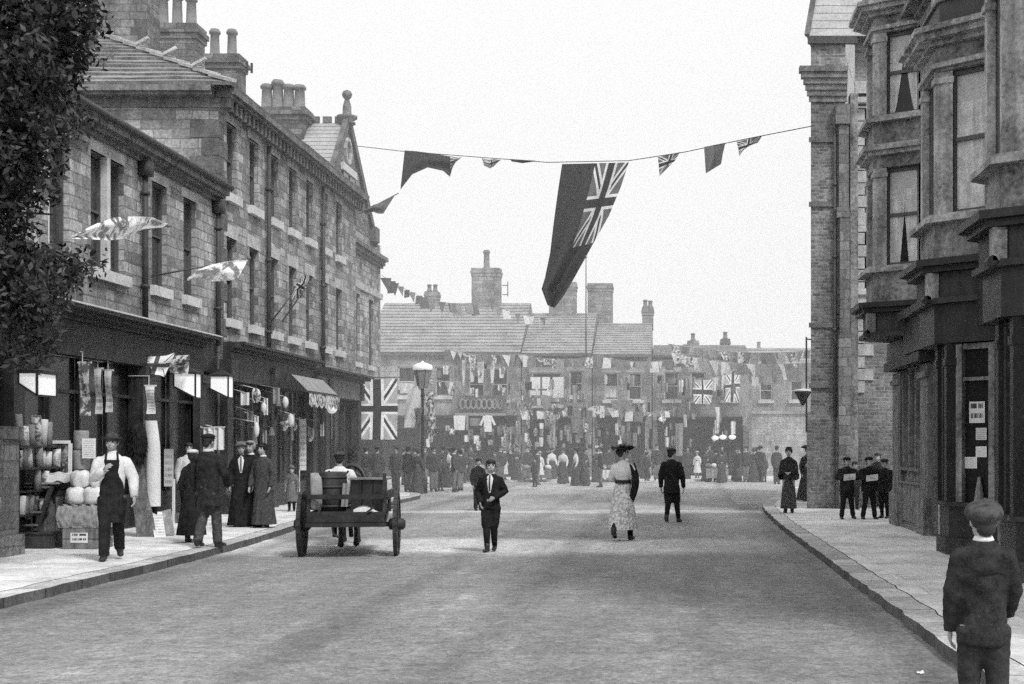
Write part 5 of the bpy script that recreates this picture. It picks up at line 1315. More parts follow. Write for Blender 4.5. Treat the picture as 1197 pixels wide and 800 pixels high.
# ------------------------------------------------------------------ people
def remeshed(mb, name, mat, parent, vox, it=3, off=None):
    """fuse overlapping limbs into one continuous smooth surface"""
    me = bpy.data.meshes.new('raw'); me.from_pydata(mb.v, [], mb.f)
    import bmesh
    bm = bmesh.new(); bm.from_mesh(me); bmesh.ops.recalc_face_normals(bm, faces=bm.faces); bm.to_mesh(me); bm.free()
    tmp = bpy.data.objects.new('raw', me); col.objects.link(tmp)
    md = tmp.modifiers.new('r', 'REMESH'); md.mode = 'VOXEL'; md.voxel_size = vox; md.use_smooth_shade = True
    ms = tmp.modifiers.new('s', 'SMOOTH'); ms.factor = .5; ms.iterations = it
    dg = bpy.context.evaluated_depsgraph_get(); ev = tmp.evaluated_get(dg)
    nm = bpy.data.meshes.new_from_object(ev); nm.name = name
    bpy.data.objects.remove(tmp); bpy.data.meshes.remove(me)
    nm.materials.clear(); nm.materials.append(M[mat])
    if name != 'person' and name != 'horse' and vox < .021:   # creases and sag in the cloth
        nm.update(); sh_ = Vector((random.uniform(0,9), random.uniform(0,9), random.uniform(0,9)))
        for v in nm.vertices:
            q = v.co; n1 = noise.noise(Vector((q.x*9, q.y*9, q.z*16))+sh_); n2 = noise.noise(Vector((q.x*22+q.z*14, q.y*22, q.z*26))+sh_*2); n3 = abs(noise.noise(Vector((q.x*6+q.z*9, q.y*6, q.z*7))+sh_))
            v.co = q+v.normal*(.004*n1+.003*n2-.005*max(0, .16-n3)/.16+.0015)
    for p in nm.polygons: p.use_smooth = True
    o = bpy.data.objects.new(name, nm); col.objects.link(o)
    if parent: o.parent = parent
    return o
def child(mb, name, mat, parent, smooth=True):
    o = bpy.data.objects.new(name, mb.mesh(name, mat, smooth)); col.objects.link(o); o.parent = parent; return o
def V3(a): return Vector(a)
def make_person(H=1.7, vox=.02, arms=None, legs=None, female=False, head=1.0, turn=0., hat=None, hatmat='dark', hair='short', top='jacket', topmat='wool', hem=.44,
                bottom='trousers', botmat='dark', skirt_w=.17, skirt_z=.02, collar=None, shirt=None, apron=None, apronmat='black', bootmat='boot', stock=None, face=False, fingers=False, nod=0., sleeve=None, sleevemat=None, shawl=None, sit=None, wide=1.0):
    S = lambda *p: (p[0]*H, p[1]*H, p[2]*H)
    hs = head; zc = 1-.068*hs-.005
    sh = .092 if female else .108; sh *= wide
    A = {1: ((.135*wide,-.01,.635),(.13*wide,.05,.49)), -1: ((-.135*wide,-.01,.635),(-.13*wide,.05,.49))}
    if arms: A.update(arms)
    G = {1: ((.05,.012,.275),(.05,-.01,.045)), -1: ((-.05,.012,.275),(-.05,-.01,.045))}
    if legs: G.update(legs)
    Rz = Matrix.Rotation(turn, 3, 'Z') @ Matrix.Rotation(-nod, 3, 'X')
    def hp(x, y, z):  # head-space point
        v = Rz @ Vector((x*hs, y*hs, z*hs)); return V3(S(v.x, v.y+.008, zc+v.z))
    b = MB(); N = 12
    hz = .5
    # trunk, neck, head
    b.tube([S(0,0,.46),S(0,0,.52),S(0,.0,.6),S(0,.005,.7),S(0,0,.775),S(0,-.005,.825),S(0,-.004,.84)], [tuple(q*H for q in r) for r in ((.07,.055),(.084*wide,.06),(.07*wide,.05),(.08*wide,.058),(.085*wide,.052),(.05,.036),(.03,.03))], N)
    b.tube([S(0,-.008,.81), hp(0,-.012,-.03)], [.031*H, .027*H], N)
    hr = Rz.to_4x4().to_3x3()
    b.ell(hp(0,-.004,.008), (.045*H*hs,.056*H*hs,.06*H*hs), 16, 12, hr)
    b.ell(hp(0,.018,-.03), (.034*H*hs,.036*H*hs,.036*H*hs), 14, 10, hr)
    if face:
        b.tube([hp(0,.05,.008), hp(0,.066,-.012), hp(0,.056,-.018)], [.004*H,.0075*H,.006*H], 8)
        for s in (-1, 1):
            b.ell(hp(s*.046,-.004,-.005), (.006*H,.01*H,.016*H), 8, 6, hr); b.ell(hp(s*.022,.043,-.018), (.013*H,.01*H,.012*H), 8, 6, hr)
        b.ell(hp(0,.046,.02), (.03*H,.008*H,.006*H), 10, 6, hr); b.ell(hp(0,.048,-.037), (.013*H,.007*H,.005*H), 8, 6, hr)
    for s in (1, -1):
        e, wv = V3(S(*A[s][0])), V3(S(*A[s][1])); p = V3(S(s*sh*.88,0,.772))
        b.tube([p, p.lerp(e,.5), e, e.lerp(wv,.4), wv], [.03*H,.027*H,.022*H,.021*H,.015*H], 10)
        d = (wv-e).normalized(); pn = Vector((-s,0,0)); pn = (pn-d*pn.dot(d)); pn = pn.normalized() if pn.length > .1 else Vector((0,0,-1)); sd_ = d.cross(pn)
        if fingers:
            rot = Matrix((sd_, pn, d)).transposed()
            b.ell(wv+d*.028*H, (.021*H,.011*H,.034*H), 10, 8, rot)
            for k, L in enumerate((.042,.049,.046,.036)):
                o_ = sd_*(k-1.5)*.0118*H; r0 = wv+d*.05*H+o_
                b.tube([r0-d*.015*H, r0+d*L*.45*H+pn*.006*H, r0+d*L*.8*H+pn*.019*H, r0+d*L*.9*H+pn*.03*H], [.0058*H,.0054*H,.005*H,.0042*H], 7)
            ts = 1 if (sd_.y > 0) else -1
            t0 = wv+d*.012*H+sd_*ts*.014*H; b.tube([t0, t0+d*.022*H+sd_*ts*.016*H+pn*.006*H, t0+d*.044*H+sd_*ts*.018*H+pn*.014*H], [.0075*H,.0062*H,.005*H], 7)
        else:
            rot = Matrix((sd_, pn, d)).transposed(); b.ell(wv+d*.03*H, (.02*H,.012*H,.034*H), 8, 6, rot)
            for k in range(4): r0 = wv+d*.05*H+sd_*(k-1.5)*.011*H; b.tube([r0, r0+d*.035*H+pn*.012*H], [.006*H,.005*H], 5)
        k_, a_ = V3(S(*G[s][0])), V3(S(*G[s][1])); h_ = V3(S(s*.048,0,hz if not sit else hz))
        b.tube([h_, h_.lerp(k_,.5), k_, k_.lerp(a_,.35), a_, a_-Vector((0,0,.03*H))], [.052*H,.045*H,.034*H,.034*H,.022*H,.022*H], 10)
    body = remeshed(b, 'person', 'skin', None, vox, 2)
    # shoes
    for s in (1, -1):
        k_, a_ = V3(S(*G[s][0])), V3(S(*G[s][1])); f = MB(); d = Vector((s*.12,1,0)).normalized()
        lift = (a_.z/H-.045)
        tip = a_+d*.085*H+Vector((0,0,-.028*H-lift*.6*H)); heel = a_-d*.02*H+Vector((0,0,-.026*H))
        f.tube([heel-d*.012*H, heel, a_+d*.03*H+Vector((0,0,-.02*H)), tip, tip+d*.02*H], [(.012*H,.01*H),(.024*H,.02*H),(.026*H,.024*H),(.024*H,.016*H),(.01*H,.009*H)], 10)
        f.tube([a_+Vector((0,0,.05*H)), a_, heel+Vector((0,0,.0))], [.03*H,.029*H,.022*H], 10)
        child(f, 'boot', bootmat, body)
        if stock:
            f = MB(); f.tube([k_+Vector((0,0,.01*H)), k_.lerp(a_,.3), a_], [.04*H,.039*H,.028*H], 10); child(f, 'stocking', stock, body)
    # lower garment
    if bottom in ('trousers', 'breeches'):
        t = MB(); t.tube([S(0,0,.6),S(0,0,.52),S(0,0,.455)], [(.082*wide*H,.062*H),(.095*wide*H,.07*H),(.085*H,.064*H)], 14)
        for s in (1, -1):
            k_, a_ = V3(S(*G[s][0])), V3(S(*G[s][1])); h_ = V3(S(s*.05,0,.49))
            if bottom == 'trousers': t.tube([h_, h_.lerp(k_,.5), k_, k_.lerp(a_,.5), a_+Vector((0,0,-.008*H))], [.062*H,.056*H,.046*H,.043*H,.041*H], 12)
            else: e_ = k_.lerp(a_, .12); t.tube([h_, h_.lerp(k_,.5), k_, e_], [.062*H,.06*H,.054*H,.042*H], 12)
        remeshed(t, bottom, botmat, body, vox*1.65, 2)
    elif bottom == 'skirt':
        t = MB(); nf = 17
        def P(u, v):
            a = u*2*math.pi; z = .62+(skirt_z-.62)*v; w_ = .072+(skirt_w-.072)*v**.75; y_ = .055+(skirt_w*.95-.055)*v**.8
            f = 1+.05*v*math.sin(nf*a+2*math.sin(a*2))+.04*v*math.sin(5*a+1)
            return S(math.cos(a)*w_*f, math.sin(a)*y_*f-.02*v, z)
        t.grid(P, 60 if vox < .02 else 30, 10); child(t, 'skirt', botmat, body)
    # upper garment
    if top:
        t = MB(); lw = .098*wide if hem < .5 else .085*wide
        if female and top == 'bodice': rr_ = ((.078,.058),(.068,.052),(.074,.058),(.09,.07),(.088,.058),(.052,.042),(.036,.036)); zz = (.6,.625,.66,.72,.78,.83,.85)
        else: rr_ = ((lw+.012,.078),(lw,.072),(.093*wide,.068),(.1*wide,.072),(.102*wide,.066),(.086*wide,.056),(.056,.044),(.037,.037)); zz = (hem,(hem+.55)/2,.6,.71,.765,.8,.832,.85)
        t.tube([S(0,0,z) for z in zz], [(r[0]*H, r[1]*H) for r in rr_], 16)
        for s in (1, -1):
            e, wv = V3(S(*A[s][0])), V3(S(*A[s][1])); p = V3(S(s*sh*.88,0,.772))
            puff = .048 if top == 'bodice' else .043
            t.ell(p+Vector((-s*.006*H,0,.002*H)), (.046*H,.046*H,.044*H), 12, 8)
            if sleevemat: continue
            t.tube([p, p.lerp(e,.4), e, e.lerp(wv,.5), wv+(wv-e).normalized()*.005*H], [puff*H,puff*.95*H,.037*H,.034*H,.029*H], 12)
        remeshed(t, 'jacket' if top == 'jacket' else ('bodice' if top == 'bodice' else top), topmat, body, vox*1.65, 2)
        if sleevemat:
            for s in (1, -1):
                e, wv = V3(S(*A[s][0])), V3(S(*A[s][1])); p = V3(S(s*sh*.82,0,.785)); t = MB()
                t.tube([p, p.lerp(e,.35), e, e.lerp(wv,.5), wv], [.046*H,.05*H,.043*H,.036*H,.028*H], 12); child(t, 'sleeve', sleevemat, body)
    if collar:
        t = MB(); t.lathe([(.04*H,0),(.044*H,.006*H),(.036*H,.022*H),(.033*H,.022*H)], S(0,-.004,.838), 16); child(t, 'collar', collar, body)
    if shirt:
        t = MB(); t.grid(lambda u, v: S((u-.5)*(.02+.075*v-.03*v**5), .072+.009*math.sin(math.pi*v)-.028*v**4-.02*abs(2*u-1)*v, .64+.2*v), 6, 8); child(t, 'shirt_front', shirt, body)
        t = MB(); t.grid(lambda u, v: S((u-.5)*.014, .077+.008*math.sin(math.pi*v)-.025*v**4, .655+.175*v), 2, 6); child(t, 'necktie', 'dark', body)
    if apron:
        t = MB()
        def P(u, v):
            z = .3+.49*v; wd = .088 if z < .6 else .088-.032*min(1,(z-.6)/.06); a = (u-.5)*2
            return S(a*wd, .086-.035*abs(a)**2.2+(.02*(1-v) if z < .5 else 0)+.004*math.sin(u*30)*(1-v), z)
        t.grid(P, 20, 14); child(t, 'apron', apronmat, body)
        for s in (1,-1): t = MB(); t.tube([S(s*.045,.07,.78),S(s*.04,.03,.85),S(s*.02,-.05,.83)], [.008*H]*3, 6); child(t, 'apron_strap', apronmat, body)
    if shawl:
        t = MB()
        def P(u, v):
            a = u*2*math.pi; w_ = .04+(.125)*v**.6; return S(math.cos(a)*w_*(1+.04*math.sin(9*a)*v), math.sin(a)*(w_*.75), .85-.3*v-.05*v*math.cos(a*2+1.57))
        t.grid(P, 30, 8); child(t, 'shawl', shawl, body)
    # face
    if face:
        for s in (1,-1):
            t = MB(); t.ell(hp(s*.0195,.0475,.008), (.0075*H,.005*H,.0045*H), 8, 6, hr); child(t, 'eye', 'eye', body)
            t = MB(); t.bar(hp(s*.009,.052,.021), hp(s*.031,.046,.021), .006*H, .0045*H); child(t, 'eyebrow', 'hair', body)
        t = MB(); t.ell(hp(0,.0535,-.037), (.014*H,.004*H,.003*H), 10, 6, hr); child(t, 'mouth', 'lip', body)
    # hair
    if hair:
        t = MB(); t.ell(hp(0,-.012,.016), (.05*H*hs,.054*H*hs,.056*H*hs), 14, 10, hr); t.ell(hp(0,.004,.04), (.048*H*hs,.054*H*hs,.034*H*hs), 14, 10, hr)
        if hair == 'short':
            for s in (1,-1): t.ell(hp(s*.042,.004,.01), (.009*H,.022*H,.022*H), 8, 6, hr)
            t.ell(hp(0,-.04,-.018), (.036*H*hs,.022*H*hs,.034*H*hs), 10, 8, hr)
        if hair == 'bun': t.ell(hp(0,-.058,.006), (.03*H,.026*H,.028*H), 10, 8, hr); t.ell(hp(0,-.03,-.01), (.044*H,.03*H,.04*H), 10, 8, hr)
        if hair == 'long': t.tube([hp(0,-.03,.03), hp(0,-.045,-.03), hp(0,-.05,-.1), hp(0,-.05,-.15)], [.045*H,.048*H,.04*H,.02*H], 10)
        child(t, 'hair', 'hair', body)
    # headgear
    if hat == 'cap':
        t = MB(); t.ell(hp(0,-.006,.044), (.062*H*hs,.068*H*hs,.026*H*hs), 16, 8, hr); t.ell(hp(0,-.004,.034), (.052*H*hs,.06*H*hs,.02*H*hs), 16, 8, hr)
        t.ell(hp(0,.058,.026), (.034*H*hs,.026*H*hs,.006*H*hs), 12, 6, hr); child(t, 'cap', hatmat, body)
    elif hat == 'bigcap':
        t = MB()
        def P(u, v):
            a = u*2*math.pi; q = v; r = .052+.017*math.sin(q/.35*math.pi/2) if q < .35 else .069*math.sqrt(max(0,1-((q-.35)/.65)**2))
            lump = 1+.025*math.sin(8*a)+.02*math.sin(3*a+1)
            return hp(math.cos(a)*r*1.02*lump, math.sin(a)*r*1.06*lump-.008, .006+.074*q+.01*math.cos(a*2+.7)*(1-q)*0+.008*math.sin(a+.5)*q)
        t.grid(P, 32, 14); t.ell(hp(0,.062,.014), (.036*H,.026*H,.006*H), 12, 6, hr); child(t, 'cap', hatmat, body)
    elif hat == 'bowler':
        t = MB(); t.ell(hp(0,0,.036), (.053*H,.063*H,.046*H), 16, 10, hr); t.lathe([(.05*H,0),(.08*H,.004*H),(.082*H,.008*H),(.05*H,.01*H)], hp(0,0,.028), 18); child(t, 'bowler_hat', hatmat, body)
    elif hat == 'flatcap_light': pass
    elif hat == 'wide':
        t = MB()
        def P(u, v):
            a = u*2*math.pi; r = .03+.1*v; return hp(math.cos(a)*r, math.sin(a)*r*.95, .05+.02*math.sin(2*a+.6)*v+.008*math.sin(5*a)*v)
        t.grid(P, 32, 4); t.lathe([(.05*H,0),(.052*H,.03*H),(.04*H,.045*H),(.01*H,.05*H)], hp(0,0,.046), 16); h_ = child(t, 'hat', hatmat, body)
        t = MB(); rq = random.Random(4)
        for _ in range(7): a = rq.uniform(0,6.28); t.ell(hp(math.cos(a)*.055,math.sin(a)*.055,.066+rq.uniform(0,.02)), (.022*H,.022*H,.018*H), 8, 6)
        child(t, 'hat_trimming', 'mid', h_)
    elif hat == 'boater':
        t = MB(); t.lathe([(.02*H,0),(.088*H,0),(.09*H,.006*H),(.052*H,.008*H),(.05*H,.045*H),(.02*H,.047*H)], hp(0,0,.036), 20); child(t, 'straw_hat', hatmat, body)
    elif hat == 'bonnet':
        t = MB(); t.ell(hp(0,-.014,.018), (.058*H,.058*H,.06*H), 14, 10, hr); t.ell(hp(0,.0,.06), (.05*H,.05*H,.022*H), 12, 8, hr); child(t, 'bonnet', hatmat, body)
    elif hat == 'peaked': pass
    return body
def put(o, p, face, label, group=None, sc=1.0):
    """face: direction the person looks, degrees clockwise from straight down the street away from the camera"""
    place(o, (p[0], p[1], p[2]), R(-face), sc); tag(o, label, 'person', group); return o

# near figures -------------------------------------------------------
o = make_person(1.345, .009, head=1.14, turn=.18, nod=-.05, hat='bigcap', hatmat='tweed', topmat='wool', hem=.41, botmat='dark', collar='white', wide=.98, fingers=True, face=True,
    arms={1: ((.125,.02,.64),(.11,.12,.53)), -1: ((-.128,-.01,.63),(-.13,.05,.47))}, legs={1: ((.058,.01,.275),(.06,0,.045)), -1: ((-.055,.02,.275),(-.06,.0,.045))})
put(o, (1.72, 7.55, 0.0), 8, 'boy in a big tweed cap and dark jacket seen from behind, nearest the camera')
t = MB(); H = 1.345
t.grid(lambda u, v: ((u-.5)*.235*H, -.074*H-.004+.035*H*abs(u-.5)*2*abs(u-.5)*1.2, (.735-.03*(1-abs(2*u-1)))*H+.012*H*v), 16, 1); child(t, 'jacket_seam', 'black', o)
o = make_person(1.72, .009, hat='bowler', hatmat='tweed', topmat='white', sleevemat='white', hem=.5, botmat='black', apron=True, apronmat='black', collar='white', fingers=True, face=True, turn=-.25, nod=.08,
    arms={1: ((.13,-.03,.64),(.055,.1,.715)), -1: ((-.155,-.02,.645),(-.165,.06,.5))}, legs={1: ((.05,.09,.285),(.055,.09,.05)), -1: ((-.045,.0,.275),(-.05,-.15,.09))})
put(o, at(131,655,PZ), 160, 'man in dark bib apron and white sleeves walking past the crates')
o = make_person(1.45, .01, head=1.1, hair='short', topmat='black', hem=.46, bottom='breeches', botmat='black', stock='black', collar='white', shirt='white', face=True, fingers=True,
    turn=.25, nod=-.06, arms={1: ((.15,-.05,.645),(.11,.05,.53)), -1: ((-.16,-.0,.65),(-.06,.11,.585))}, legs={1: ((.04,.05,.28),(.03,.06,.045)), -1: ((-.03,.0,.275),(-.025,-.07,.06))})
put(o, at(574,645), 184, 'bareheaded boy in dark suit standing in the middle of the road facing us')
# young woman walking away, pale blouse and printed skirt
o = make_person(1.66, .011, female=True, hat='wide', hatmat='black', hair='bun', top='bodice', topmat='white', hem=.6, bottom='skirt', botmat='print_skirt', skirt_w=.155, skirt_z=.12, fingers=True, face=True, turn=-.9, stock='black',
    arms={1: ((.135,.02,.65),(.05,.12,.6)), -1: ((-.135,.03,.65),(-.06,.14,.63))}, legs={1: ((.05,.07,.28),(.05,.13,.045)), -1: ((-.05,-.03,.27),(-.055,-.17,.1))})
put(o, at(728,632), 12, 'young woman in wide dark hat, white blouse and printed skirt crossing the road')
t = MB(); H = 1.66
def P(u, v):
    a = -.9+u*1.75; w_ = .1+.04*math.sin(math.pi*v); return (math.cos(a)*w_*H*1.25, (-math.sin(a)*w_*.8+.01)*H, (.8-.37*v-.02*math.sin(a*5))*H)
t.grid(P, 16, 10); child(t, 'dark_wrap', 'black', o)
t = MB(); t.lathe([(.082*H,0),(.086*H,.02*H),(.078*H,.035*H)], (0,0,.605*H), 18); child(t, 'belt', 'dark', o)
o = make_person(1.62, .011, head=1.05, hat='cap', hatmat='dark', topmat='black', hem=.39, bottom='breeches', botmat='black', stock='black', wide=1.08, face=True, fingers=True,
    arms={1: ((.15,.0,.64),(.155,.04,.47)), -1: ((-.15,.0,.64),(-.155,.04,.47))}, turn=-.4, legs={1: ((.055,.06,.28),(.075,.08,.045)), -1: ((-.045,.0,.275),(-.05,-.08,.06))})
put(o, at(785,611), 14, 'youth in long dark jacket and knee breeches seen from behind on the road')
o = make_person(1.35, .012, head=1.1, topmat='black', hem=.45, botmat='black', face=True)
put(o, at(559,597), 150, 'boy in black standing just behind the bareheaded boy')
# left pavement
o = make_person(1.74, .01, topmat='wool', hem=.36, botmat='tweed', hat='cap', hatmat='black', wide=1.15, face=True, fingers=True, collar='white',
    arms={1: ((.16,.02,.64),(.13,.1,.54)), -1: ((-.165,.0,.64),(-.155,.06,.49))}, legs={1: ((.05,.05,.28),(.06,.06,.045)), -1: ((-.05,.01,.28),(-.05,-.08,.06))})
put(o, at(243,640,PZ), 15, 'broad man in dark coat walking away along the left pavement')
o = make_person(1.5, .014, female=True, hat='cap', hatmat='white', top='jacket', topmat='wool', hem=.45, bottom='skirt', botmat='black', skirt_w=.15, skirt_z=.08, wide=.95)
put(o, at(225,634,PZ), 10, 'figure in pale cap and dark clothes beside the broad man in the coat')
o = make_person(1.62, .012, female=True, hat='boater', hatmat='mid', hair='bun', top='jacket', topmat='black', hem=.5, bottom='skirt', botmat='black', shirt='white', face=True, skirt_w=.15)
put(o, at(282,616,PZ), 165, 'woman in flat straw hat with white shirt front, left of three by the shop')
o = make_person(1.64, .012, female=True, hat='bonnet', hatmat='grey', hair='bun', top='bodice', topmat='black', hem=.6, bottom='skirt', botmat='black', collar='white', face=True, skirt_w=.14, arms={1: ((.12,.0,.65),(.06,.12,.62)), -1: ((-.12,.0,.65),(-.06,.12,.62))})
put(o, at(293,615,PZ), 190, 'woman in pale hat and black dress, middle of three by the shop')
o = make_person(1.6, .012, female=True, hat='bonnet', hatmat='black', hair='bun', top='jacket', topmat='tweed', hem=.3, bottom='skirt', botmat='tweed', collar='white', face=True, skirt_w=.145, skirt_z=.04, wide=1.1)
put(o, at(307,617,PZ), 200, 'woman in long grey coat and dark bonnet, right of three by the shop')
o = make_person(1.62, .014, hair='short', topmat='white', sleevemat='white', hem=.52, botmat='black', face=True)
put(o, (at(208,612,PZ)[0]-.0, at(208,612,PZ)[1]+.6, PZ), 150, 'man in white shirt in the shop doorway behind the sign pole')
o = make_person(1.08, .012, female=True, head=1.25, hat='boater', hatmat='grey', top='bodice', topmat='mid', hem=.55, bottom='skirt', botmat='mid', skirt_w=.14, skirt_z=.22, stock='black', face=True)
put(o, at(341,598,PZ), 170, 'small child in pale hat and grey dress by the terrace shop')
# right pavement
def rp(x, y, look, label, **kw):
    kw.setdefault('vox', .015); o = make_person(kw.pop('H', 1.65), **kw); put(o, at(x, y, PZ), look, label); return o
o = rp(922, 600, 190, 'woman in dark shawl and grey skirt standing at the pavement corner', H=1.52, female=True, hat='bonnet', hatmat='black', hair='bun', top='bodice', topmat='wool', hem=.6, bottom='skirt', botmat='tweed', shawl='wool', skirt_w=.12, skirt_z=.07, face=True, arms={1: ((.12,.02,.66),(.04,.13,.62)), -1: ((-.12,.02,.66),(-.04,.13,.62))})
rp(944, 586, 160, 'woman in black dress with wide skirt behind the shawled woman', H=1.55, female=True, hat='wide', hatmat='black', hair='bun', top='bodice', topmat='black', hem=.6, bottom='skirt', botmat='black', skirt_w=.2, vox=.018)
rp(966, 589, 200, 'tall woman in long black coat by the brick house plinth', H=1.6, female=True, hat='bonnet', hatmat='black', hair='bun', top='jacket', topmat='black', hem=.3, bottom='skirt', botmat='black', skirt_w=.13, vox=.018)
o = rp(990, 607, 170, 'boy in dark clothes reading a white paper by the brick house, left reader', H=1.32, head=1.12, wide=1.25, nod=-.12, hat='cap', hatmat='black', topmat='wool', hem=.44, botmat='black', face=True, arms={1: ((.18,.03,.65),(.07,.16,.66)), -1: ((-.18,.03,.65),(-.07,.16,.66))}, legs={1: ((.07,.03,.275),(.1,.03,.045)), -1: ((-.07,.0,.275),(-.12,-.05,.05))})
o = rp(1016, 607, 165, 'broad boy bending over a white paper, right reader', H=1.32, head=1.12, hat='cap', hatmat='black', topmat='black', hem=.44, botmat='black', face=True, wide=1.4, nod=-.25, arms={1: ((.19,.03,.66),(.07,.16,.66)), -1: ((-.2,.03,.66),(-.06,.16,.66))}, legs={1: ((.08,.03,.275),(.12,.02,.045)), -1: ((-.07,.0,.275),(-.09,.02,.045))})
rp(1034, 606, 215, 'boy in dark jacket standing nearest the shop pillar beside the right reader', H=1.28, head=1.12, wide=1.25, hat='cap', hatmat='dark', topmat='wool', hem=.42, botmat='black', stock='black', bottom='breeches')
rp(955, 582, 200, 'woman in dark bonnet and shawl between the wide black dress and the long coat', H=1.5, female=True, hat='bonnet', hatmat='dark', hair='bun', top='bodice', topmat='wool', hem=.6, bottom='skirt', botmat='dark', shawl='black', skirt_w=.15, vox=.02)
rp(999, 596, 165, 'small boy in dark cap squeezed between the two readers', H=1.18, head=1.14, hat='cap', hatmat='dark', topmat='wool', hem=.43, botmat='black', bottom='breeches', stock='black', vox=.02)
rp(1026, 595, 200, 'grey-capped boy peering over the right reader from behind', H=1.38, head=1.1, hat='cap', hatmat='tweed', topmat='black', botmat='dark', nod=-.2, vox=.02)
rp(975, 585, 150, 'person in dark clothes half hidden behind the tall woman in black', H=1.5, topmat='wool', botmat='dark', hat='cap', vox=.02)
rp(1008, 592, 180, 'boy in grey looking on from behind the two readers', H=1.25, head=1.1, topmat='tweed', botmat='dark', vox=.02)
for (x, y, d, l) in ((991,558,.19,'white sheet of paper held by the left reader'),(1017,559,.19,'white sheet of paper held by the right reader')):
    b_ = at(x, 607, PZ); zz = EYE+(522-y)*b_.y/1600; m = MB(); m.grid(lambda u, v: (b_.x-.12+.25*u, b_.y-.24-.05*v+.01*math.sin(u*5), zz-.07+.13*v+.03*u), 4, 2); thing1('paper_sheet', m, 'white', l, 'paper', (b_.x,b_.y-.24,zz), None, True)

# far crowd: a few figures built once, then copied
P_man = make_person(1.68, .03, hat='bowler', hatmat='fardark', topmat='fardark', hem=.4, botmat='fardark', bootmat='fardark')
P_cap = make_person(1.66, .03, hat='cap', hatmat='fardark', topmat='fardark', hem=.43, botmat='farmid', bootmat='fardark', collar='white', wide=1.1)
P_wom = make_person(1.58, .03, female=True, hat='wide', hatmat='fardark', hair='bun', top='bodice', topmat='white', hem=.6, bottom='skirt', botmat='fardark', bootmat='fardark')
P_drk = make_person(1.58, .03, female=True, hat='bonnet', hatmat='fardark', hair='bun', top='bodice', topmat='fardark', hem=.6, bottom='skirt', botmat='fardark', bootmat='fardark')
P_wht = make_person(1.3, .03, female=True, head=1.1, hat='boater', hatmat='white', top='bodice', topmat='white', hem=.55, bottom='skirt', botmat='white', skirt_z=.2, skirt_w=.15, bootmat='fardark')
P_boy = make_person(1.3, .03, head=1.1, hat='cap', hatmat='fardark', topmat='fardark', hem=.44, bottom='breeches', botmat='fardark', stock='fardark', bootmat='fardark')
used = set()
def crowd(src, x, y, face, label, z=PZ, sc=1.0, group=None):
    o = src if src.name not in used else copy_tree(src)
    used.add(src.name)
    put(o, at(x, y, z), face, label, group, sc)
for a in (
 (P_cap,428,576,20,'broad man in dark jacket standing behind the loaded cart, leftmost',0),
 (P_man,441,577,10,'man in bowler standing behind the cart under the big union flag',0),
 (P_man,463,577,200,'man in bowler leading the dark group left of the street lamp',0),
 (P_cap,477,576,15,'broad man in cap and grey trousers beside the street lamp',0),
 (P_drk,489,577,30,'woman in dark dress standing before the street lamp',0),
 (P_cap,507,575,160,'man with white collar standing right of the street lamp',0),
 (P_wom,524,570,220,'woman in white sleeves and dark skirt right of the street lamp',0),
 (P_man,541,565,190,'man in dark suit left of the boy in black',0),
 (P_boy,515,574,20,'dark boy between the man with white collar and the white-sleeved woman',0),
 (P_drk,551,562,200,'woman in dark dress by the stall under the ring garland',PZ),
 (P_wht,590,561,120,'girl in white standing by the foot of the leaning ladder',PZ),
 (P_boy,578,562,180,'dim boy under the ring garland',PZ),
 (P_wht,631,562,160,'girl in white in front of the middle shop stall',PZ),
 (P_wom,645,563,150,'woman in white blouse, left of the two before the middle shop',0),
 (P_wom,658,566,200,'woman in white blouse leaning toward her companion before the middle shop',0),
 (P_wom,673,568,250,'woman with long white sleeve and dark skirt before the wide dark cloth',0),
 (P_drk,684,568,120,'woman in dark dress facing the woman with the white sleeve',0),
 (P_drk,698,564,20,'woman in dark dress at the door of the dim shop',0),
 (P_boy,756,562,30,'dim boy beyond the youth in the long jacket, by the dim shop',PZ),
 (P_man,804,563,170,'dark man at the doorway of the dark end shop',0),
 (P_wht,815,559,200,'girl in white dress at the doorway of the dark end shop',PZ),
 (P_cap,829,560,160,'man in cap by the stall before the lamp globes',PZ),
 (P_drk,861,563,190,'woman in dark dress below the pale pennant',0),
 (P_cap,872,564,200,'man in grey trousers, second of the row before the blank wall',0),
 (P_drk,881,564,30,'woman in dark dress, middle of the row before the blank wall',0),
 (P_boy,893,564,180,'boy in the row before the blank wall, left of the tall man',0),
 (P_drk,604,562,170,'woman in dark dress just right of the leaning ladder',PZ),
 (P_cap,617,563,200,'man in grey trousers beside the stall of the middle shop',0),
 (P_man,712,563,10,'man in bowler before the stall of the dim shop',0),
 (P_drk,733,562,190,'woman in dark dress hidden partly by the crossing young woman',0),
 (P_cap,768,562,170,'man in cap under the lone white lamp globe',PZ),
 (P_drk,844,561,180,'woman in dark dress right of the stall before the lamp globes',PZ),
 (P_boy,532,573,40,'dark boy right of the woman with white sleeves by the lamp',0),
 (P_man,908,566,20,'tall dark man before the blank wall, left of the shawled woman',0)):
    crowd(a[0], a[1], a[2], a[3], a[4], a[5], 1.0)

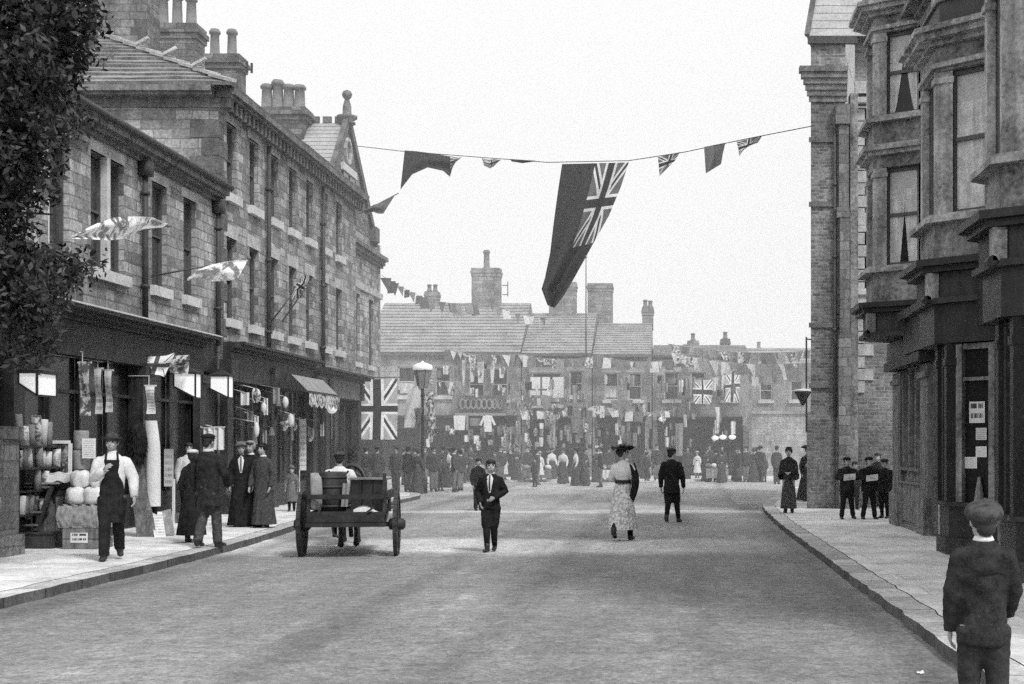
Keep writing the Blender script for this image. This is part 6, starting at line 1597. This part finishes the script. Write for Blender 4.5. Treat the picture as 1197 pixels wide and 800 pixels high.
rc = random.Random(77)
for k in range(24):
    x = rc.choice((rc.uniform(415,560), rc.uniform(585,720), rc.uniform(740,905))); y = rc.uniform(563, 570) if x < 720 else rc.uniform(561.5, 565)
    if x < 560: y = rc.uniform(565, 576)
    crowd(rc.choice([P_man,P_cap,P_drk,P_boy,P_cap,P_man]), x, y, rc.uniform(0,360), 'dark-clothed figure merged into the crowd before the far shops', 0, rc.uniform(.92,1.03), 'dark figures in the far crowd')
a_ = Vector((1.78, 9.9, 0)); m = MB(); m.grid(lambda u, v: (a_.x+.05*u, a_.y+.06*v, .008+.012*u*v+.004*math.sin(u*9)), 5, 3); thing1('paper_scrap', m, 'white', 'scrap of white paper lying in the gutter by the right kerb', 'litter', tuple(a_), None, True)
before_cart = set(bpy.data.objects)
# ------------------------------------------------------------------ cart, driver and horse
cy = at(408,650).y; cx = at(408,650).x
K = empty('cart', 'dark flat two-wheeled cart seen from behind, loaded with boxes', 'cart', (cx,cy,0))
tw = .7
def wheel(x, y, r):
    m = MB(); n = 28
    for k in range(n):
        a, b = 2*math.pi*k/n, 2*math.pi*(k+1)/n; m.bar((x,y+math.cos(a)*r,r+math.sin(a)*r),(x,y+math.cos(b)*r,r+math.sin(b)*r),.075,.06,(1,0,0))
    W = m.build('wheel', 'shopwood2', K)
    m = MB()
    for k in range(12): a = 2*math.pi*k/12; m.bar((x,y+math.cos(a)*.08,r+math.sin(a)*.08),(x,y+math.cos(a)*(r-.03),r+math.sin(a)*(r-.03)),.035,.04,(1,0,0))
    m.build('spokes', 'shopwood2', W); m = MB(); m.lathe([(.06,-.12),(.085,-.1),(.1,0),(.085,.1),(.05,.13)], (x,y,r), 12, 'x'); m.build('hub', 'iron', W, True)
wheel(cx-tw,cy+.1,.47); wheel(cx+tw,cy+.1,.47)
m = MB(); m.bar((cx-tw-.1,cy+.1,.47),(cx+tw+.1,cy+.1,.47),.07,.07); m.build('axle', 'iron', K)
for s in (-1,1):
    m = MB(); m.tube([(cx+s*.5,cy-.3,.62),(cx+s*.5,cy+.25,.5),(cx+s*.5,cy+.8,.62)], .035, 6); m.build('spring', 'iron', K)
m = MB()
for k in range(7): m.box(cx-.54+k*.154,cx-.54+k*.154+.148,cy-.4,cy+1.7,.64,.68)
m.build('bed', 'shopwood2', K)
m = MB(); m.box(cx-.56,cx+.56,cy-.46,cy-.402,.53,.64); m.bar((cx-.58,cy-.44,.49),(cx+.58,cy-.44,.49),.06,.06); m.build('tail_beam', 'shopwood', K)
m = MB(); m.box(cx-.56,cx+.56,cy-.44,cy-.40,.87,.94); m.build('tailboard', 'shopwood', K)
for s in (-1,1):
    m = MB(); m.box(cx+s*.55-.02,cx+s*.55+.02,cy-.4,cy+1.7,.84,.97); m.box(cx+s*.55-.025,cx+s*.55+.025,cy-.38,cy-.32,.64,1.25); m.box(cx+s*.55-.025,cx+s*.55+.025,cy+.6,cy+.66,.64,.97); m.build('side_rail', 'shopwood2', K)
    m = MB(); m.bar((cx-.1+s*.36,cy+1.6,.7),(cx-.1+s*.34,cy+3.6,1.0),.06,.06); m.build('shaft', 'shopwood', K)
m = MB(); m.bar((cx-.45,cy-.43,.5),(cx-.35,cy-.43,.8),.03,.03); m.bar((cx+.1,cy-.43,.52),(cx+.4,cy-.43,.75),.03,.03); m.tube([(cx-.2,cy-.4,.47),(cx-.18,cy-.4,.35),(cx-.1,cy-.4,.3)], .018, 6); m.build('chains', 'iron', K)
tb = empty('wooden_tub', 'dark hooped wooden tub on the left side of the cart', 'tub', (cx-.29,cy+.1,.682))
m = MB(); m.lathe([(.235,0),(.262,.2),(.262,.34),(.24,.56),(.23,.585),(.2,.585),(.19,.5)], (cx-.29,cy+.1,.682), 22); m.build('staves', 'shopwood2', tb, True)
for z_, r_ in ((.07,.25),(.2,.27),(.36,.27),(.5,.252)): m = MB(); m.lathe([(r_-.02,z_-.02),(r_,z_-.018),(r_,z_+.018),(r_-.02,z_+.02)], (cx-.29,cy+.1,.682), 22); m.build('hoop', 'iron', tb, True)
slatbox('wooden_crate', 'lower dark crate on the right side of the cart', cx+.04, cx+.53, cy-.15, cy+.5, .682, 1.14, 3, 'shopwood', True)
m = MB(); m.box(cx+.0,cx+.6,cy-.2,cy+.55,1.15,1.17); thing1('loose_board', m, 'woodmid', 'loose pale-edged board lying on the right crate of the cart', 'board', (cx+.3,cy,1.15))
sack((cx-.47,cy-.26,.7), (.1,.1,.27), 'tall grey sack propped at the left rear corner of the cart', 'grey')
m = MB(); m.grid(lambda u, v: (cx+.1+.36*u, cy-.37+.25*v, .69+.05*math.sin(u*4)+.03*math.sin(v*5)), 8, 5); m.grid(lambda u, v: (cx+.1+.36*u, cy-.372, .6+.09*v+.05*math.sin(u*4)*v), 8, 2); thing1('folded_sack', m, 'white', 'folded white sack lying on the floor of the cart', 'sack', (cx+.2,cy-.3,.69), None, True)
m = MB(); m.grid(lambda u, v: (cx-.1+.1*u+.03*v, cy-.19+.03*math.sin(u*6), .75+.35*v), 5, 6); thing1('hanging_rag', m, 'grey', 'pale rag hanging between the two crates on the cart', 'rag', (cx-.05,cy-.19,.75), None, True)
m = MB(); m.box(cx-.53,cx+.53,cy+.75,cy+1.1,.7,.73)
for s in (-1,1): m.box(cx+s*.48-.03,cx+s*.48+.03,cy+.78,cy+1.07,.682,.699)
m.build('seat_board', 'woodmid', K)
# seated driver
o = make_person(1.54, .014, hat='cap', hatmat='tweed', topmat='white', sleevemat='white', hem=.52, botmat='dark', nod=-.1, wide=1.1, sit=True,
    arms={1: ((.15,.05,.66),(.06,.2,.62)), -1: ((-.15,.05,.66),(-.06,.2,.62))}, legs={1: ((.07,.24,.49),(.075,.26,.27)), -1: ((-.07,.24,.49),(-.075,.26,.27))})
put(o, (cx-.24, cy+.92, 0.73-.45*1.54), 0, 'cart driver in white shirt seated with his back to us')
t = MB(); H = 1.54; t.bar((-.1*H,-.085*H,.8*H),(.06*H,-.085*H,.6*H),.03,.01,(0,1,0)); t.bar((.1*H,-.085*H,.8*H),(-.06*H,-.087*H,.6*H),.03,.01,(0,1,0)); child(t, 'braces', 'dark', o)
# horse between the shafts, facing away
hx, hy = cx-.1, cy+2.3
b = MB()
b.tube([(0,-.62,1.12),(0,-.5,1.17),(0,-.2,1.12),(0,.25,1.08),(0,.6,1.14),(0,.78,1.18)], [(.12,.14),(.25,.26),(.27,.28),(.27,.3),(.23,.28),(.13,.16)], 16)
b.tube([(0,.62,1.2),(0,.85,1.42),(0,1.05,1.66),(0,1.12,1.78)], [(.14,.22),(.11,.17),(.09,.13),(.07,.09)], 12)
b.tube([(0,1.02,1.8),(0,1.2,1.72),(0,1.4,1.52),(0,1.5,1.42)], [(.09,.1),(.095,.11),(.07,.08),(.055,.05)], 12)
for s in (-1,1): b.tube([(s*.05,1.06,1.86),(s*.06,1.07,1.94),(s*.06,1.08,2.0)], [.035,.03,.006], 8)
def leg(pts, r): b.tube(pts, r, 10)
for s, f in ((-1,.0),(1,.16)):
    leg([(s*.14,-.48,1.05),(s*.15,-.4+f*.3,.82),(s*.14,-.62+f*.5,.55),(s*.14,-.58+f*.8,.3),(s*.14,-.56+f,.12),(s*.14,-.5+f,.03)], [.17,.13,.065,.045,.05,.07])
for s, f in ((-1,.12),(1,-.1)):
    leg([(s*.14,.55,1.0),(s*.14,.55,.75),(s*.14,.57+f*.6,.5),(s*.14,.56+f*.7,.28),(s*.14,.56+f,.12),(s*.14,.6+f,.03)], [.13,.09,.065,.042,.048,.065])
ho = remeshed(b, 'horse', 'horse', None, .022, 3); place(ho, (hx-.12,hy,0), R(3), .86); tag(ho, 'dark horse between the cart shafts, mostly hidden behind the load', 'horse')
t = MB(); t.tube([(0,-.66,1.22),(0,-.8,1.05),(0,-.8,.75),(0,-.76,.5)], [.04,.06,.07,.02], 8); child(t, 'tail', 'hair', ho)
t = MB()
for k in range(10): t.ell((.02*(-1)**k, .72+k*.04, 1.45+k*.045), (.035,.06,.06), 6, 5)
child(t, 'mane', 'hair', ho)
t = MB(); n = 20; t.tube([(.27*math.cos(2*math.pi*k/n), .62+.12*math.sin(2*math.pi*k/n), 1.2+.34*math.sin(2*math.pi*k/n)) for k in range(n+1)], .05, 8, (0,1,0), False); child(t, 'collar', 'boot', ho)
t = MB(); t.tube([(.285*math.cos(math.pi*k/10), .0, 1.12+.31*math.sin(math.pi*k/10)) for k in range(11)], [(.02,.06)]*11, 6, (0,0,1), False); child(t, 'saddle_strap', 'boot', ho)
for s in (-1,1): t = MB(); t.ell((s*.085,1.2,1.74),(.015,.02,.018),8,6); child(t, 'eye', 'eye', ho)

# the whole turn-out heads a little to the left, straight away from us
TA = R(7.5); TR = Matrix.Rotation(TA, 3, 'Z'); TC = Vector((cx, cy, 0))
for ob in [o_ for o_ in bpy.data.objects if o_ not in before_cart and o_.parent is None and o_.type in ('MESH','EMPTY')]:
    ob.location = TC+TR @ (ob.location-TC); ob.rotation_euler.z += TA
for ob in list(bpy.data.objects):
    if '_o' in ob: del ob['_o']
